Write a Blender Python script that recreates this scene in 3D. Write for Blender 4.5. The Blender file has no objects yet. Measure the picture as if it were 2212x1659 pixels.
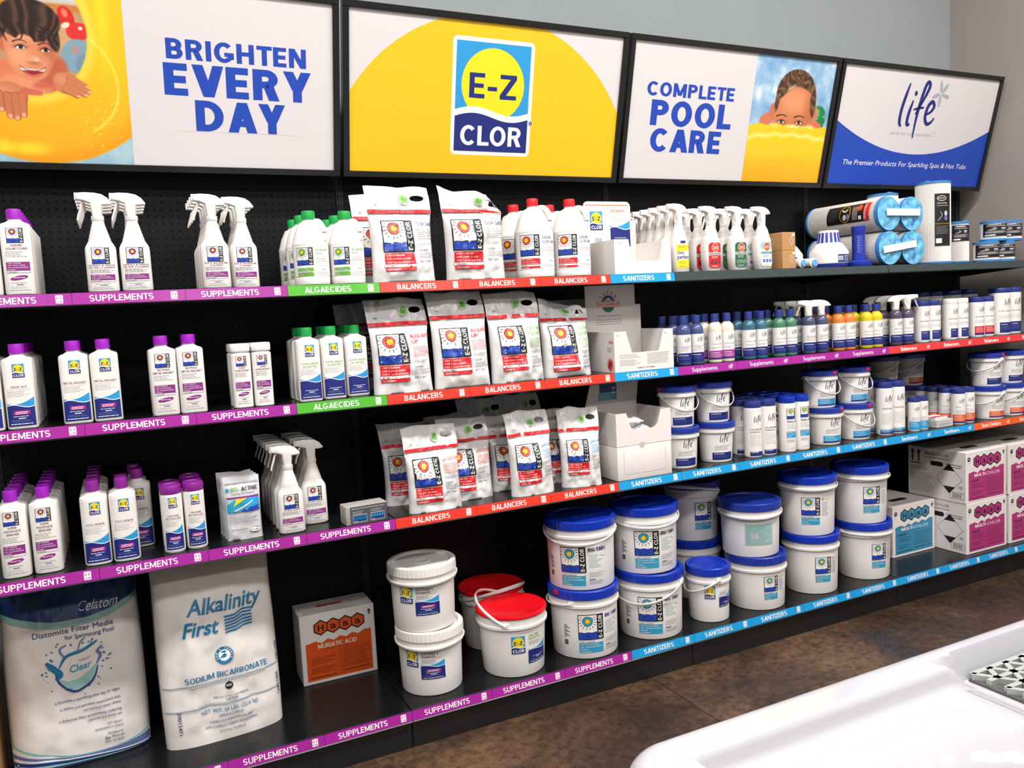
import bpy, bmesh, math, random
import numpy as np
from mathutils import Vector, Matrix, noise
from mathutils.geometry import tessellate_polygon

# ------------------------------------------------------------------ camera, light, exposure
SC = bpy.context.scene
COL = SC.collection
PI = math.pi
cam_d = bpy.data.cameras.new('camera')
cam = bpy.data.objects.new('camera', cam_d)
COL.objects.link(cam)
cam_d.sensor_fit = 'HORIZONTAL'
cam_d.sensor_width = 36.0
cam_d.lens = 1761.70 / 2212 * 36.0
cam_d.clip_start = 0.02
cam.matrix_world = (Matrix.Translation((-0.8106, -2.6673, 1.506)) @ Matrix.Rotation(-0.4478, 4, 'Z')
                    @ Matrix.Rotation(1.4798, 4, 'X') @ Matrix.Rotation(-0.0528, 4, 'Z'))
SC.camera = cam
vs = SC.view_settings
vs.view_transform = 'Standard'
vs.look = 'None'
vs.gamma = 1.0
vs.use_curve_mapping = False
vs.exposure = 0.24
cy = SC.cycles
cy.adaptive_threshold = 0.045
cy.max_bounces, cy.diffuse_bounces, cy.glossy_bounces, cy.transmission_bounces, cy.transparent_max_bounces = 4, 2, 2, 2, 4
cy.caustics_reflective = cy.caustics_refractive = False
W = bpy.data.worlds.new('world')
SC.world = W
W.use_nodes = True
W.node_tree.nodes['Background'].inputs[0].default_value = (1.0, 0.98, 0.96, 1)
W.node_tree.nodes['Background'].inputs[1].default_value = 0.25
CEIL = 4.40
LAMPS = [(x, -1.75) for x in (-2.5, -1.0, 0.5, 2.0, 3.1)] + [(x, y) for y in (-4.2, -6.8) for x in (-2.2, 0.2, 2.6)]
LAMP_W = {-1.75: 53.0, -4.2: 52.0, -6.8: 48.0}
for (x, y) in LAMPS:
    ld = bpy.data.lights.new('ceiling_panel_light', 'AREA')
    ld.shape = 'RECTANGLE'
    ld.size = 1.16
    ld.size_y = 0.56
    ld.energy = LAMP_W[y]
    ld.color = (1.0, 0.965, 0.93)
    lo = bpy.data.objects.new('ceiling_panel_light', ld)
    lo.location = (x, y, CEIL - 0.06)
    COL.objects.link(lo)

# ------------------------------------------------------------------ materials
def lin(c):
    return c / 12.92 if c <= 0.04045 else ((c + 0.055) / 1.055) ** 2.4
def hexc(h):
    return tuple(lin(int(h[i:i + 2], 16) / 255) for i in (0, 2, 4)) + (1,)
MATS = {}
def mat(name, h, rough=0.5, bump=0.0, bscale=200.0, vary=0.0, vscale=8.0, metal=0.0, spec=0.5, coat=0.0, trans=0.0):
    if name in MATS:
        return MATS[name]
    m = bpy.data.materials.new(name)
    m.use_nodes = True
    nt = m.node_tree
    b = nt.nodes['Principled BSDF']
    c = hexc(h)
    b.inputs['Base Color'].default_value = c
    b.inputs['Roughness'].default_value = rough
    b.inputs['Metallic'].default_value = metal
    b.inputs['Specular IOR Level'].default_value = spec
    b.inputs['Coat Weight'].default_value = coat
    b.inputs['Transmission Weight'].default_value = trans
    tc = None
    if vary or bump:
        tc = nt.nodes.new('ShaderNodeTexCoord')
    if vary:
        n = nt.nodes.new('ShaderNodeTexNoise')
        n.inputs['Scale'].default_value = vscale
        n.inputs['Detail'].default_value = 5
        nt.links.new(tc.outputs['Object'], n.inputs['Vector'])
        r = nt.nodes.new('ShaderNodeValToRGB')
        r.color_ramp.elements[0].position = 0.3
        r.color_ramp.elements[1].position = 0.7
        r.color_ramp.elements[0].color = tuple(max(0, v * (1 - vary)) for v in c[:3]) + (1,)
        r.color_ramp.elements[1].color = tuple(min(1, v * (1 + vary)) for v in c[:3]) + (1,)
        nt.links.new(n.outputs['Fac'], r.inputs[0])
        nt.links.new(r.outputs[0], b.inputs['Base Color'])
    if bump:
        n = nt.nodes.new('ShaderNodeTexNoise')
        n.inputs['Scale'].default_value = bscale
        n.inputs['Detail'].default_value = 3
        nt.links.new(tc.outputs['Object'], n.inputs['Vector'])
        bp = nt.nodes.new('ShaderNodeBump')
        bp.inputs['Strength'].default_value = bump
        bp.inputs['Distance'].default_value = 0.002
        nt.links.new(n.outputs['Fac'], bp.inputs['Height'])
        nt.links.new(bp.outputs[0], b.inputs['Normal'])
    MATS[name] = m
    return m

# object surfaces
mat('steel_black', '16171A', 0.38, bump=0.08, bscale=500)
mat('rail_black', '101114', 0.3)
mat('slot_dark', '030304', 0.8)
mat('frame_black', '17181A', 0.3)
mat('rail_clear', '3A4548', 0.15)
mat('plastic_white', 'F3EFEB', 0.38)
mat('plastic_bucket', 'F1EEEC', 0.36)
mat('plastic_handle', 'EFEDEC', 0.4)
mat('cap_purple', 'A01FBE', 0.38)
mat('cap_purple_dark', '8A2392', 0.38)
mat('cap_green', '14A24A', 0.38)
mat('cap_red', 'E4202A', 0.35)
mat('cap_navy', '2C3B86', 0.4)
mat('cap_white', 'F6F2EE', 0.4)
mat('lid_blue', '1436B0', 0.26)
mat('lid_navy', '22389C', 0.3)
mat('lid_red', 'EC1420', 0.25)
mat('tab_red', 'D02030', 0.35)
mat('film_white', 'EAE8E8', 0.22, bump=0.5, bscale=38)
mat('film_silver', 'DADADD', 0.2, bump=0.3, bscale=60)
mat('paper_sack', 'E9E3DF', 0.55, bump=0.7, bscale=22)
mat('card_white', 'EFE8E5', 0.75, bump=0.1, bscale=250, vary=0.02)
mat('card_brown', 'BE8F5C', 0.8, bump=0.1, bscale=250, vary=0.05)
mat('card_grey', 'C9C7C9', 0.7)
mat('pumice', 'A8A49E', 0.85, bump=0.9, bscale=160, vary=0.12, vscale=60)
mat('pleat_white', 'EDE8E4', 0.7)
mat('cart_blue', '3E86C8', 0.28)
mat('cart_wrap', '6CB8E6', 0.08, bump=0.9, bscale=45, vary=0.35, vscale=40)
mat('blue_plastic', '2338A6', 0.3)
mat('tub_acrylic', 'B0B0B6', 0.07, coat=0.15)
mat('grille_grey', '9C9E9C', 0.4)
mat('grille_dark', '4A4B4B', 0.5)
mat('joint_grey', '6A635B', 0.7)
mat('liq_blue', '4A5488', 0.18)
mat('liq_cream', 'F0E3D2', 0.3)
mat('liq_teal', '3F6C86', 0.18)
mat('liq_green', '4E8468', 0.18)
mat('liq_slate', '4C5470', 0.18)
mat('liq_orange', 'E2833C', 0.18)
mat('liq_yellow', 'DDCB2A', 0.18)
mat('liq_purple', '5A4E66', 0.18)
mat('bottle_clear', 'C9CCD6', 0.15)
mat('door_wood', '8C6B4A', 0.6)
# print inks
for n, h in dict(white='F6F3F1', navy='1D2A7A', blue='2447B4', signblue='1F48B4', sky='2C9BDA', cyan='2AA4DE', teal='36A0C6', yellow='FBE01E',
                 sunyel='F9D21B', gold='F6C41C', red='E0202A', redblob='E2423C', magenta='B438A6', purple='8C2A86', plum='7C3160', green='67B33A', dgreen='2E6B4A',
                 orange='F26430', hasao='E4571C', black='17171A', grey='9A98A0', lgrey='C9C8CE', dgrey='55555C', pink='B02A86', hpink='B8377E', hteal='3A8FB4',
                 celnavy='1F3F7A', celmint='9CC9C6', celtext='2A3D78', alkblue='1F77A8', lavender='6A7AAE', brown='7A5B3A', balred='EC4A3A', limeg='6CBE45', lifegrey='A9ACB4').items():
    mat('ink_' + n, h, 0.42)
mat('ink_signwhite', 'DFD9DB', 0.45)
mat('ink_gloss_magenta', 'A42A98', 0.22, spec=0.35)
mat('ink_gloss_green', '55B038', 0.22, spec=0.35)
mat('ink_gloss_red', 'E93C2E', 0.22, spec=0.35)
mat('ink_gloss_cyan', '1F9CDC', 0.22, spec=0.35)
mat('ink_gloss_lifered', 'E83A40', 0.2)
mat('ink_gloss_orange', 'F0602C', 0.2)
M = lambda n: MATS[n] if n in MATS else MATS['ink_' + n]

# ------------------------------------------------------------------ mesh helpers
def finish(me, angle=35):
    me.shade_smooth()
    me.set_sharp_from_angle(angle=math.radians(angle))
    return me
def from_bm(bm, name, mats, angle=35, smooth=True):
    me = bpy.data.meshes.new(name)
    bm.normal_update()
    bm.to_mesh(me)
    bm.free()
    for m in (mats if isinstance(mats, (list, tuple)) else [mats]):
        me.materials.append(M(m))
    if smooth:
        finish(me, angle)
    return me
def add_box(bm, x0, x1, y0, y1, z0, z1, bev=0.0, seg=1, mi=0):
    vs = [bm.verts.new((x, y, z)) for x in (x0, x1) for y in (y0, y1) for z in (z0, z1)]
    fs = []
    for q in ((0, 1, 3, 2), (4, 6, 7, 5), (0, 4, 5, 1), (2, 3, 7, 6), (0, 2, 6, 4), (1, 5, 7, 3)):
        f = bm.faces.new([vs[i] for i in q])
        f.material_index = mi
        fs.append(f)
    if bev > 0:
        es = list({e for f in fs for e in f.edges})
        r = bmesh.ops.bevel(bm, geom=es, offset=bev, segments=seg, affect='EDGES', profile=0.5)
        for f in r['faces']:
            f.material_index = mi
    return vs
def box_mesh(name, m, *boxes, bev=0.0, seg=1):
    bm = bmesh.new()
    for b in boxes:
        add_box(bm, *b, bev=bev, seg=seg)
    return from_bm(bm, name, m)
def add_rings(bm, rings, cap0=True, cap1=True, mi=0, closed=True):
    rv = [[bm.verts.new(p) for p in r] for r in rings]
    n = len(rv[0])
    for a, b in zip(rv[:-1], rv[1:]):
        for i in range(n if closed else n - 1):
            j = (i + 1) % n
            f = bm.faces.new((a[i], a[j], b[j], b[i]))
            f.material_index = mi
    if cap0:
        f = bm.faces.new(list(reversed(rv[0])))
        f.material_index = mi
    if cap1:
        f = bm.faces.new(rv[-1])
        f.material_index = mi
    return rv
def sring(z, hw, hd, n=2.0, N=36, cx=0.0, cy=0.0):
    out = []
    for i in range(N):
        t = 2 * PI * i / N
        c, s = math.cos(t), math.sin(t)
        r = (abs(c) ** n + abs(s) ** n) ** (-1.0 / n)
        out.append((cx + hw * r * c, cy + hd * r * s, z))
    return out
def loft(name, m, secs, N=36, bm=None, angle=35):
    own = bm is None
    if own:
        bm = bmesh.new()
    add_rings(bm, [sring(s[0], s[1], s[2], s[3] if len(s) > 3 else 2.0, N, *(s[4:6] if len(s) > 4 else ())) for s in secs])
    return from_bm(bm, name, m, angle) if own else bm
def lathe(name, m, prof, N=40, ribs=None, angle=35, bm=None, c=(0, 0)):
    own = bm is None
    if own:
        bm = bmesh.new()
    rings = []
    for k, (r, z) in enumerate(prof):
        ring = []
        for i in range(N):
            t = 2 * PI * i / N
            rr = r
            if ribs and k in ribs[0]:
                rr = r - (ribs[1] if (i // ribs[2]) % 2 else 0)
            ring.append((c[0] + rr * math.cos(t), c[1] + rr * math.sin(t), z))
        rings.append(ring)
    add_rings(bm, rings)
    return from_bm(bm, name, m, angle) if own else bm
def sweep(bm, path, rx, ry=None, N=8, mi=0, taper=None, up=Vector((0, 0, 1)), cap=True):
    ry = ry or rx
    P = [Vector(p) for p in path]
    rings = []
    for i, p in enumerate(P):
        t = (P[min(i + 1, len(P) - 1)] - P[max(i - 1, 0)]).normalized()
        a = t.cross(up)
        if a.length < 1e-4:
            a = t.cross(Vector((0, 1, 0)))
        a.normalize()
        b = a.cross(t).normalized()
        k = taper(i / (len(P) - 1)) if taper else 1.0
        rings.append([p + a * (rx * k * math.cos(2 * PI * j / N)) + b * (ry * k * math.sin(2 * PI * j / N)) for j in range(N)])
    add_rings(bm, rings, cap, cap, mi)
def sweep_mesh(name, m, path, rx, ry=None, N=8, **k):
    bm = bmesh.new()
    sweep(bm, path, rx, ry, N, **k)
    bmesh.ops.recalc_face_normals(bm, faces=bm.faces)
    return from_bm(bm, name, m)
def crom(pts, n=6):
    P = [np.array(p, float) for p in pts]
    out = []
    for i in range(len(P) - 1):
        p0, p1, p2, p3 = P[max(i - 1, 0)], P[i], P[i + 1], P[min(i + 2, len(P) - 1)]
        for k in range(n):
            t = k / n
            out.append(0.5 * ((2 * p1) + (-p0 + p2) * t + (2 * p0 - 5 * p1 + 4 * p2 - p3) * t * t + (-p0 + 3 * p1 - 3 * p2 + p3) * t ** 3))
    out.append(P[-1])
    return [tuple(p) for p in out]
def prism(bm, pts, y0, y1, bev=0.0, mi=0):
    a = [bm.verts.new((x, y0, z)) for x, z in pts]
    b = [bm.verts.new((x, y1, z)) for x, z in pts]
    n = len(pts)
    fs = [bm.faces.new(a), bm.faces.new(list(reversed(b)))]
    es = list(fs[0].edges) + list(fs[1].edges)
    for i in range(n):
        fs.append(bm.faces.new((a[(i + 1) % n], a[i], b[i], b[(i + 1) % n])))
    for f in fs:
        f.material_index = mi
    bmesh.ops.recalc_face_normals(bm, faces=fs)
    if bev:
        bmesh.ops.bevel(bm, geom=es, offset=bev, segments=2, affect='EDGES', profile=0.5)

# ------------------------------------------------------------------ flat print: art drawn in metres, then laid on a surface

# a plain bold sans for the capitals, drawn from bars, slants and arcs (cap height 1)
GROT = {}
def grot(ch, t):
    k = (ch, t)
    if k in GROT:
        return GROT[k]
    h = t * 0.9
    V, F = [], []
    def quad(*p):
        b = len(V)
        V.extend(p)
        a = sum(p[i][0] * p[(i + 1) % 4][1] - p[(i + 1) % 4][0] * p[i][1] for i in range(4))
        F.append((b, b + 1, b + 2, b + 3) if a > 0 else (b + 3, b + 2, b + 1, b))
    def bar(x0, y0, x1, y1):
        quad((x0, y0), (x1, y0), (x1, y1), (x0, y1))
    def dia(xa, ya, xb, yb, w):
        quad((xa, ya), (xa + w, ya), (xb + w, yb), (xb, yb))
    def arc(cx, cy, rx, ry, a0, a1, n=None):
        n = n or max(3, int(abs(a1 - a0) / 15))
        P = []
        for i in range(n + 1):
            a = math.radians(a0 + (a1 - a0) * i / n)
            c, s = math.cos(a), math.sin(a)
            P.append(((cx + rx * c, cy + ry * s), (cx + (rx - t) * c, cy + (ry - h) * s)))
        for p, q in zip(P[:-1], P[1:]):
            quad(p[0], q[0], q[1], p[1])
    w = .72
    if ch in 'EFL':
        w = .58
        bar(0, 0, t, 1)
        if ch != 'L':
            bar(t, 1 - h, w, 1)
            bar(t, .5 - h / 2, w * .93, .5 + h / 2)
        if ch != 'F':
            bar(t, 0, w, h)
    elif ch == 'H':
        w = .74
        bar(0, 0, t, 1), bar(w - t, 0, w, 1), bar(t, .5 - h / 2, w - t, .5 + h / 2)
    elif ch in 'I1|':
        w = t if ch != '1' else t + .14
        bar(w - t, 0, w, 1)
        if ch == '1':
            quad((0, .72), (w - t, .82), (w - t, 1), (0, .86))
    elif ch == 'T':
        w = .66
        bar(0, 1 - h, w, 1), bar(w / 2 - t / 2, 0, w / 2 + t / 2, 1 - h)
    elif ch == 'N':
        w = .76
        bar(0, 0, t, 1), bar(w - t, 0, w, 1), dia(w - t * 1.15, 0, 0, 1, t * 1.15)
    elif ch == 'M':
        w = .92
        bar(0, 0, t, 1), bar(w - t, 0, w, 1), dia((w - t) / 2, .12, 0, 1, t * 1.05), dia((w - t) / 2, .12, w - t * 1.05, 1, t * 1.05)
    elif ch in 'AV':
        w = .80
        q = t * 1.12
        f = (lambda y: y) if ch == 'A' else (lambda y: 1 - y)
        dia(0, f(0), (w - q) / 2, f(1), q), dia(w - q, f(0), (w - q) / 2, f(1), q)
        if ch == 'A':
            bar(.2 * w, .2, .8 * w, .2 + h * .9)
    elif ch == 'W':
        w = 1.12
        q = t * 1.05
        for x in (0, w / 2 - q * .5):
            dia(x, 1, x + (w / 2 - q) / 2 + q * .1, 0, q), dia(x + w / 2 - q * .5, 1, x + (w / 2 - q) / 2 + q * .1, 0, q)
    elif ch == 'Y':
        w = .76
        q = t * 1.12
        bar(w / 2 - t / 2, 0, w / 2 + t / 2, .45), dia(w / 2 - q / 2, .38, 0, 1, q), dia(w / 2 - q / 2, .38, w - q, 1, q)
    elif ch == 'X':
        q = t * 1.15
        dia(0, 0, w - q, 1, q), dia(w - q, 0, 0, 1, q)
    elif ch == 'K':
        w = .74
        q = t * 1.2
        bar(0, 0, t, 1), dia(t * .8, .42, w - q, 1, q), dia(w - q, 0, .28, .62, q)
    elif ch == 'Z':
        w = .64
        bar(0, 0, w, h), bar(0, 1 - h, w, 1), dia(0, h, w - t * 1.25, 1 - h, t * 1.25)
    elif ch in 'OCGQ0':
        w = .82 if ch != '0' else .62
        a0, a1 = (42, 318) if ch in 'CG' else (0, 360)
        arc(w / 2, .5, w / 2, .512, a0, a1)
        if ch == 'G':
            bar(w * .52, .5 - h, w, .5), bar(w - t, .17, w, .5 - h)
        if ch == 'Q':
            dia(w * .75, -.05, w * .55, .3, t)
    elif ch == 'D':
        w = .75
        bar(0, 0, t, 1), bar(t, 0, .30, h), bar(t, 1 - h, .30, 1), arc(.30, .5, w - .30, .5, -90, 90)
    elif ch in 'PRB':
        w = .67
        bar(0, 0, t, 1)
        lo = .5 - h / 2 if ch == 'B' else .40
        for y in ((lo, 1) if ch != 'B' else (lo, 1)):
            pass
        r = (1 - lo) / 2
        x = w - r * 1.05 - (.03 if ch == 'B' else 0)
        bar(t, 1 - h, x, 1), bar(t, lo, x, lo + h), arc(x, lo + r, r * 1.05, r, -90, 90)
        if ch == 'R':
            q = t * 1.15
            w = .70
            dia(w - q, 0, .26, lo + h * .5, q)
        if ch == 'B':
            r2 = (.5 + h / 2) / 2
            x2 = w - r2 * 1.05
            bar(t, 0, x2, h), bar(t, .5 - h / 2, x2, .5 + h / 2), arc(x2, r2, r2 * 1.05, r2, -90, 90)
    elif ch == 'U':
        w = .74
        bar(0, .34, t, 1), bar(w - t, .34, w, 1), arc(w / 2, .36, w / 2, .372, 180, 360)
    elif ch == 'J':
        w = .58
        bar(w - t, .3, w, 1), arc(w / 2, .3, w / 2, .31, 190, 360)
    elif ch in 'S58':
        w = .68
        r = .257 + h / 4
        if ch == 'S':
            arc(w / 2, 1.01 - r, w / 2, r, 32, 270), arc(w / 2, r - .01, w * .5, r, -148, 90)
        elif ch == '8':
            arc(w / 2, 1.0 - r, w * .46, r, 0, 360), arc(w / 2, r, w * .5, r, 0, 360)
        else:
            bar(.05, 1 - h, w, 1), bar(.05, .45, .05 + t, 1), arc(w / 2, .32, w / 2, .33, -145, 120)
    elif ch in '23':
        w = .62
        arc(w / 2, .72, w / 2, .29, -20 if ch == '2' else -60, 165)
        if ch == '2':
            bar(0, 0, w, h), dia(0, h, w - t * 1.5, .66, t * 1.3)
        else:
            arc(w / 2, .29, w / 2, .30, -160, 70)
    elif ch == '&':
        w = .8
        arc(.33, .74, .24, .26, 0, 360), arc(.33, .27, .32, .28, 60, 360), dia(w - t * 1.1, 0, .12, .66, t * 1.1)
    elif ch == '-':
        w = .36
        bar(0, .40 - h / 2, w, .40 + h / 2)
    elif ch in '.,':
        w = t
        bar(0, 0 if ch == '.' else -.1, t, h)
    elif ch == ' ':
        w = .22
    else:
        return None
    GROT[k] = (V, F, w)
    return GROT[k]
def grot_word(s, bold):
    t = round(0.125 + 2.2 * bold, 4)
    V, F, O, x = [], [], [], 0.0
    for ch in s:
        g = grot(ch, t)
        if g is None:
            return None
        b = len(V)
        V += [(x + p[0], p[1]) for p in g[0]]
        F += [tuple(b + i for i in f) for f in g[1]]
        O += [(i // 4) % 4 * 0.3 for i in range(len(g[0]))]
        x += g[2] + (0.05 if ch in 'AVYTLCW' else 0.115)
    return np.array(V) * 0.727, F, O
GLY = {}
def glyphs(s, bold):
    k = (s, bold)
    if k not in GLY and bold >= 0.01:
        w = grot_word(s, bold)
        if w is not None and len(w[0]):
            GLY[k] = w
    if k not in GLY:
        cu = bpy.data.curves.new('t', 'FONT')
        cu.body = s
        cu.offset = 0.0 if set(s) & set('MWmw') else bold * 0.6
        cu.resolution_u = 3
        o = bpy.data.objects.new('t', cu)
        me = o.to_mesh()
        V = np.array([(v.co.x, v.co.y) for v in me.vertices]) if len(me.vertices) else np.zeros((0, 2))
        F = [tuple(f.vertices) for f in me.polygons]
        o.to_mesh_clear()
        bpy.data.objects.remove(o)
        bpy.data.curves.remove(cu)
        if len(V):
            V[:, 0] -= V[:, 0].min()
        GLY[k] = (V, F, None)
    return GLY[k]
class Art:
    def __init__(s):
        s.V, s.F, s.MI, s.mats = [], [], [], []
        s.rnd = random.Random(5)
    def mi(s, m):
        if m not in s.mats:
            s.mats.append(m)
        return s.mats.index(m)
    def tri(s, pts, faces, m, l):
        b = len(s.V)
        L = l if isinstance(l, (list, tuple)) else [l] * len(pts)
        s.V += [(float(p[0]), float(p[1]), float(q)) for p, q in zip(pts, L)]
        k = s.mi(m)
        for f in faces:
            s.F.append(tuple(b + i for i in f))
            s.MI.append(k)
    def poly(s, pts, m, l=0):
        v = [Vector((x, y, 0)) for x, y in pts]
        area = sum(v[i].x * v[(i + 1) % len(v)].y - v[(i + 1) % len(v)].x * v[i].y for i in range(len(v)))
        if area < 0:
            pts = list(reversed(pts))
            v.reverse()
        t = []
        for a, b, c in tessellate_polygon([v]):
            if (v[b] - v[a]).cross(v[c] - v[a]).z < 0:
                b, c = c, b
            t.append((a, b, c))
        s.tri(pts, t, m, l)
    def rect(s, x0, y0, x1, y1, m, l=0):
        s.tri([(x0, y0), (x1, y0), (x1, y1), (x0, y1)], [(0, 1, 2, 3)], m, l)
    def rrect(s, x0, y0, x1, y1, r, m, l=0, n=4):
        P = []
        for cx, cy, a0 in ((x1 - r, y1 - r, 0), (x0 + r, y1 - r, 90), (x0 + r, y0 + r, 180), (x1 - r, y0 + r, 270)):
            for k in range(n + 1):
                a = math.radians(a0 + 90 * k / n)
                P.append((cx + r * math.cos(a), cy + r * math.sin(a)))
        s.poly(P, m, l)
    def ell(s, cx, cy, rx, ry, m, l=0, n=24, rot=0.0, wob=0.0):
        P = []
        for k in range(n):
            a = 2 * PI * k / n
            q = 1 + wob * math.sin(3 * a + 1) + wob * 0.6 * math.sin(5 * a)
            x, y = rx * q * math.cos(a), ry * q * math.sin(a)
            P.append((cx + x * math.cos(rot) - y * math.sin(rot), cy + x * math.sin(rot) + y * math.cos(rot)))
        s.poly(P, m, l)
    def frame(s, x0, y0, x1, y1, t, m, l=0):
        s.rect(x0, y0, x1, y0 + t, m, l)
        s.rect(x0, y1 - t, x1, y1, m, l)
        s.rect(x0, y0 + t, x0 + t, y1 - t, m, l)
        s.rect(x1 - t, y0 + t, x1, y1 - t, m, l)
    def stroke(s, pts, w, m, l=0, n=5, taper=True):
        P = [np.array(p) for p in crom(pts, n)]
        L, R = [], []
        for i, p in enumerate(P):
            t = P[min(i + 1, len(P) - 1)] - P[max(i - 1, 0)]
            t = t / (np.linalg.norm(t) + 1e-9)
            q = i / (len(P) - 1)
            k = w / 2 * (min(1, 0.45 + 2.2 * min(q, 1 - q)) if taper else 1)
            L.append(p + np.array((-t[1], t[0])) * k)
            R.append(p - np.array((-t[1], t[0])) * k)
        V = [x for ab in zip(L, R) for x in ab]
        s.tri([tuple(v) for v in V], [(2 * i, 2 * i + 1, 2 * i + 3, 2 * i + 2) for i in range(len(P) - 1)], m, l)
    def text(s, t, x, y, size, m, l=1, bold=0.02, al='C', w=None, shear=0.0, rot=0.0, sx=1.0):
        """y is the baseline, size the cap height, w an optional exact width."""
        V, F, O = glyphs(t, bold)
        if not len(V):
            return
        if O:
            l = [l + o for o in O]
        k = size / 0.727
        V = V * k
        wid = V[:, 0].max()
        f = sx if w is None else w / max(wid, 1e-6)
        X = V[:, 0] * f
        wid *= f
        Y = V[:, 1]
        X = X + Y * shear
        X = X - {'C': wid / 2, 'L': 0, 'R': wid}[al]
        c, q = math.cos(rot), math.sin(rot)
        s.tri(np.stack([x + X * c - Y * q, y + X * q + Y * c], 1), F, m, l)
    def greek(s, x, y, w, n, lh, m='grey', l=1, t=0.0011, ragged=0.35):
        """n lines of print too small to read, as rows of word-length dashes; y is the top line."""
        for i in range(n):
            e = x + w * (1 - ragged * s.rnd.random())
            c = x
            while c < e - 0.002:
                k = min(e, c + s.rnd.uniform(0.004, 0.011))
                s.rect(c, y - i * lh, k, y - i * lh + t, m, l)
                c = k + 0.0014
    def mesh(s, name, fn, cx=(), cy=(), base=0.0005, step=0.00022):
        bm = bmesh.new()
        vv = [bm.verts.new(v) for v in s.V]
        for f, k in zip(s.F, s.MI):
            try:
                q = bm.faces.new([vv[i] for i in f])
                q.material_index = k
            except ValueError:
                pass
        for vals, no in ((cx, (1, 0, 0)), (cy, (0, 1, 0))):
            for c in vals:
                co = (c, 0, 0) if no[0] else (0, c, 0)
                bmesh.ops.bisect_plane(bm, geom=bm.verts[:] + bm.edges[:] + bm.faces[:], dist=1e-7, plane_co=co, plane_no=no)
        for v in bm.verts:
            v.co = fn(v.co.x, v.co.y, base + step * v.co.z)
        return from_bm(bm, name, s.mats, smooth=False)
def lines(a, b, d):
    n = max(1, int(round((b - a) / d)))
    return [a + (b - a) * i / n for i in range(1, n)]
flat = lambda y0: (lambda x, z, o: Vector((x, y0 - o, z)))
def flat_left(x0):      # print on a face that looks to -X; art x runs from the back edge (+Y) to the front
    return lambda y, z, o: Vector((x0 - o, -y, z))
def flat_top(z0):
    return lambda x, y, o: Vector((x, y, z0 + o))
def on_super(hw, hd, n):
    def f(x, z, o):
        u = min(0.999, abs(x / hw))
        return Vector((x, -hd * (1 - u ** n) ** (1 / n) - o, z))
    return f
def on_cyl(rfun):
    def f(x, z, o):
        r0 = rfun(0.5) if False else rfun(z)
        t = x / r0
        r = r0 + o
        return Vector((r * math.sin(t), -r * math.cos(t), z))
    return f

# ------------------------------------------------------------------ things and parts
def tag(o, label, cat, group=None):
    o['label'] = label
    o['category'] = cat
    if group:
        o['group'] = group
    return o
def thing(name, label, cat, loc=(0, 0, 0), rz=0.0, group=None):
    o = bpy.data.objects.new(name, None)
    o.empty_display_size = 0.05
    COL.objects.link(o)
    o.location = loc
    o.rotation_euler = (0, 0, rz)
    return tag(o, label, cat, group)
def part(name, me, parent, loc=None, label=None):
    o = bpy.data.objects.new(name, me)
    COL.objects.link(o)
    o.parent = parent
    if loc:
        o.location = loc
    if label:
        o['label'] = label
    return o
def spawn(kind, name, label, cat, loc, rz=0.0, group=None):
    t = thing(name, label, cat, loc, rz, group)
    for k in kind:
        q = part(k[0], k[1], t)
        for c in (k[2] if len(k) > 2 else ()):
            part(c[0], c[1], q)
    return t
def struct(name, me, loc=(0, 0, 0), label=None, parent=None):
    o = bpy.data.objects.new(name, me)
    COL.objects.link(o)
    o.location = loc
    o['kind'] = 'structure'
    if parent:
        o.parent = parent
    if label:
        o['label'] = label
    return o
ORD = ['front', 'second', 'third', 'fourth', 'fifth', 'sixth', 'seventh', 'eighth']
def row(kind, name, what, where, cat, x, y, z, n, dy, group, rz=0.0, dx=0.0):
    """n alike things one behind the other."""
    for i in range(n):
        lab = ('%s, %s' % (what, where)) if n == 1 else ('%s %s, %s' % ('frontmost' if i == 0 else ORD[i] + ' from front', what, where))
        spawn(kind, name, lab, cat, (x + dx * i, y + dy * i, z), rz, group)
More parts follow.
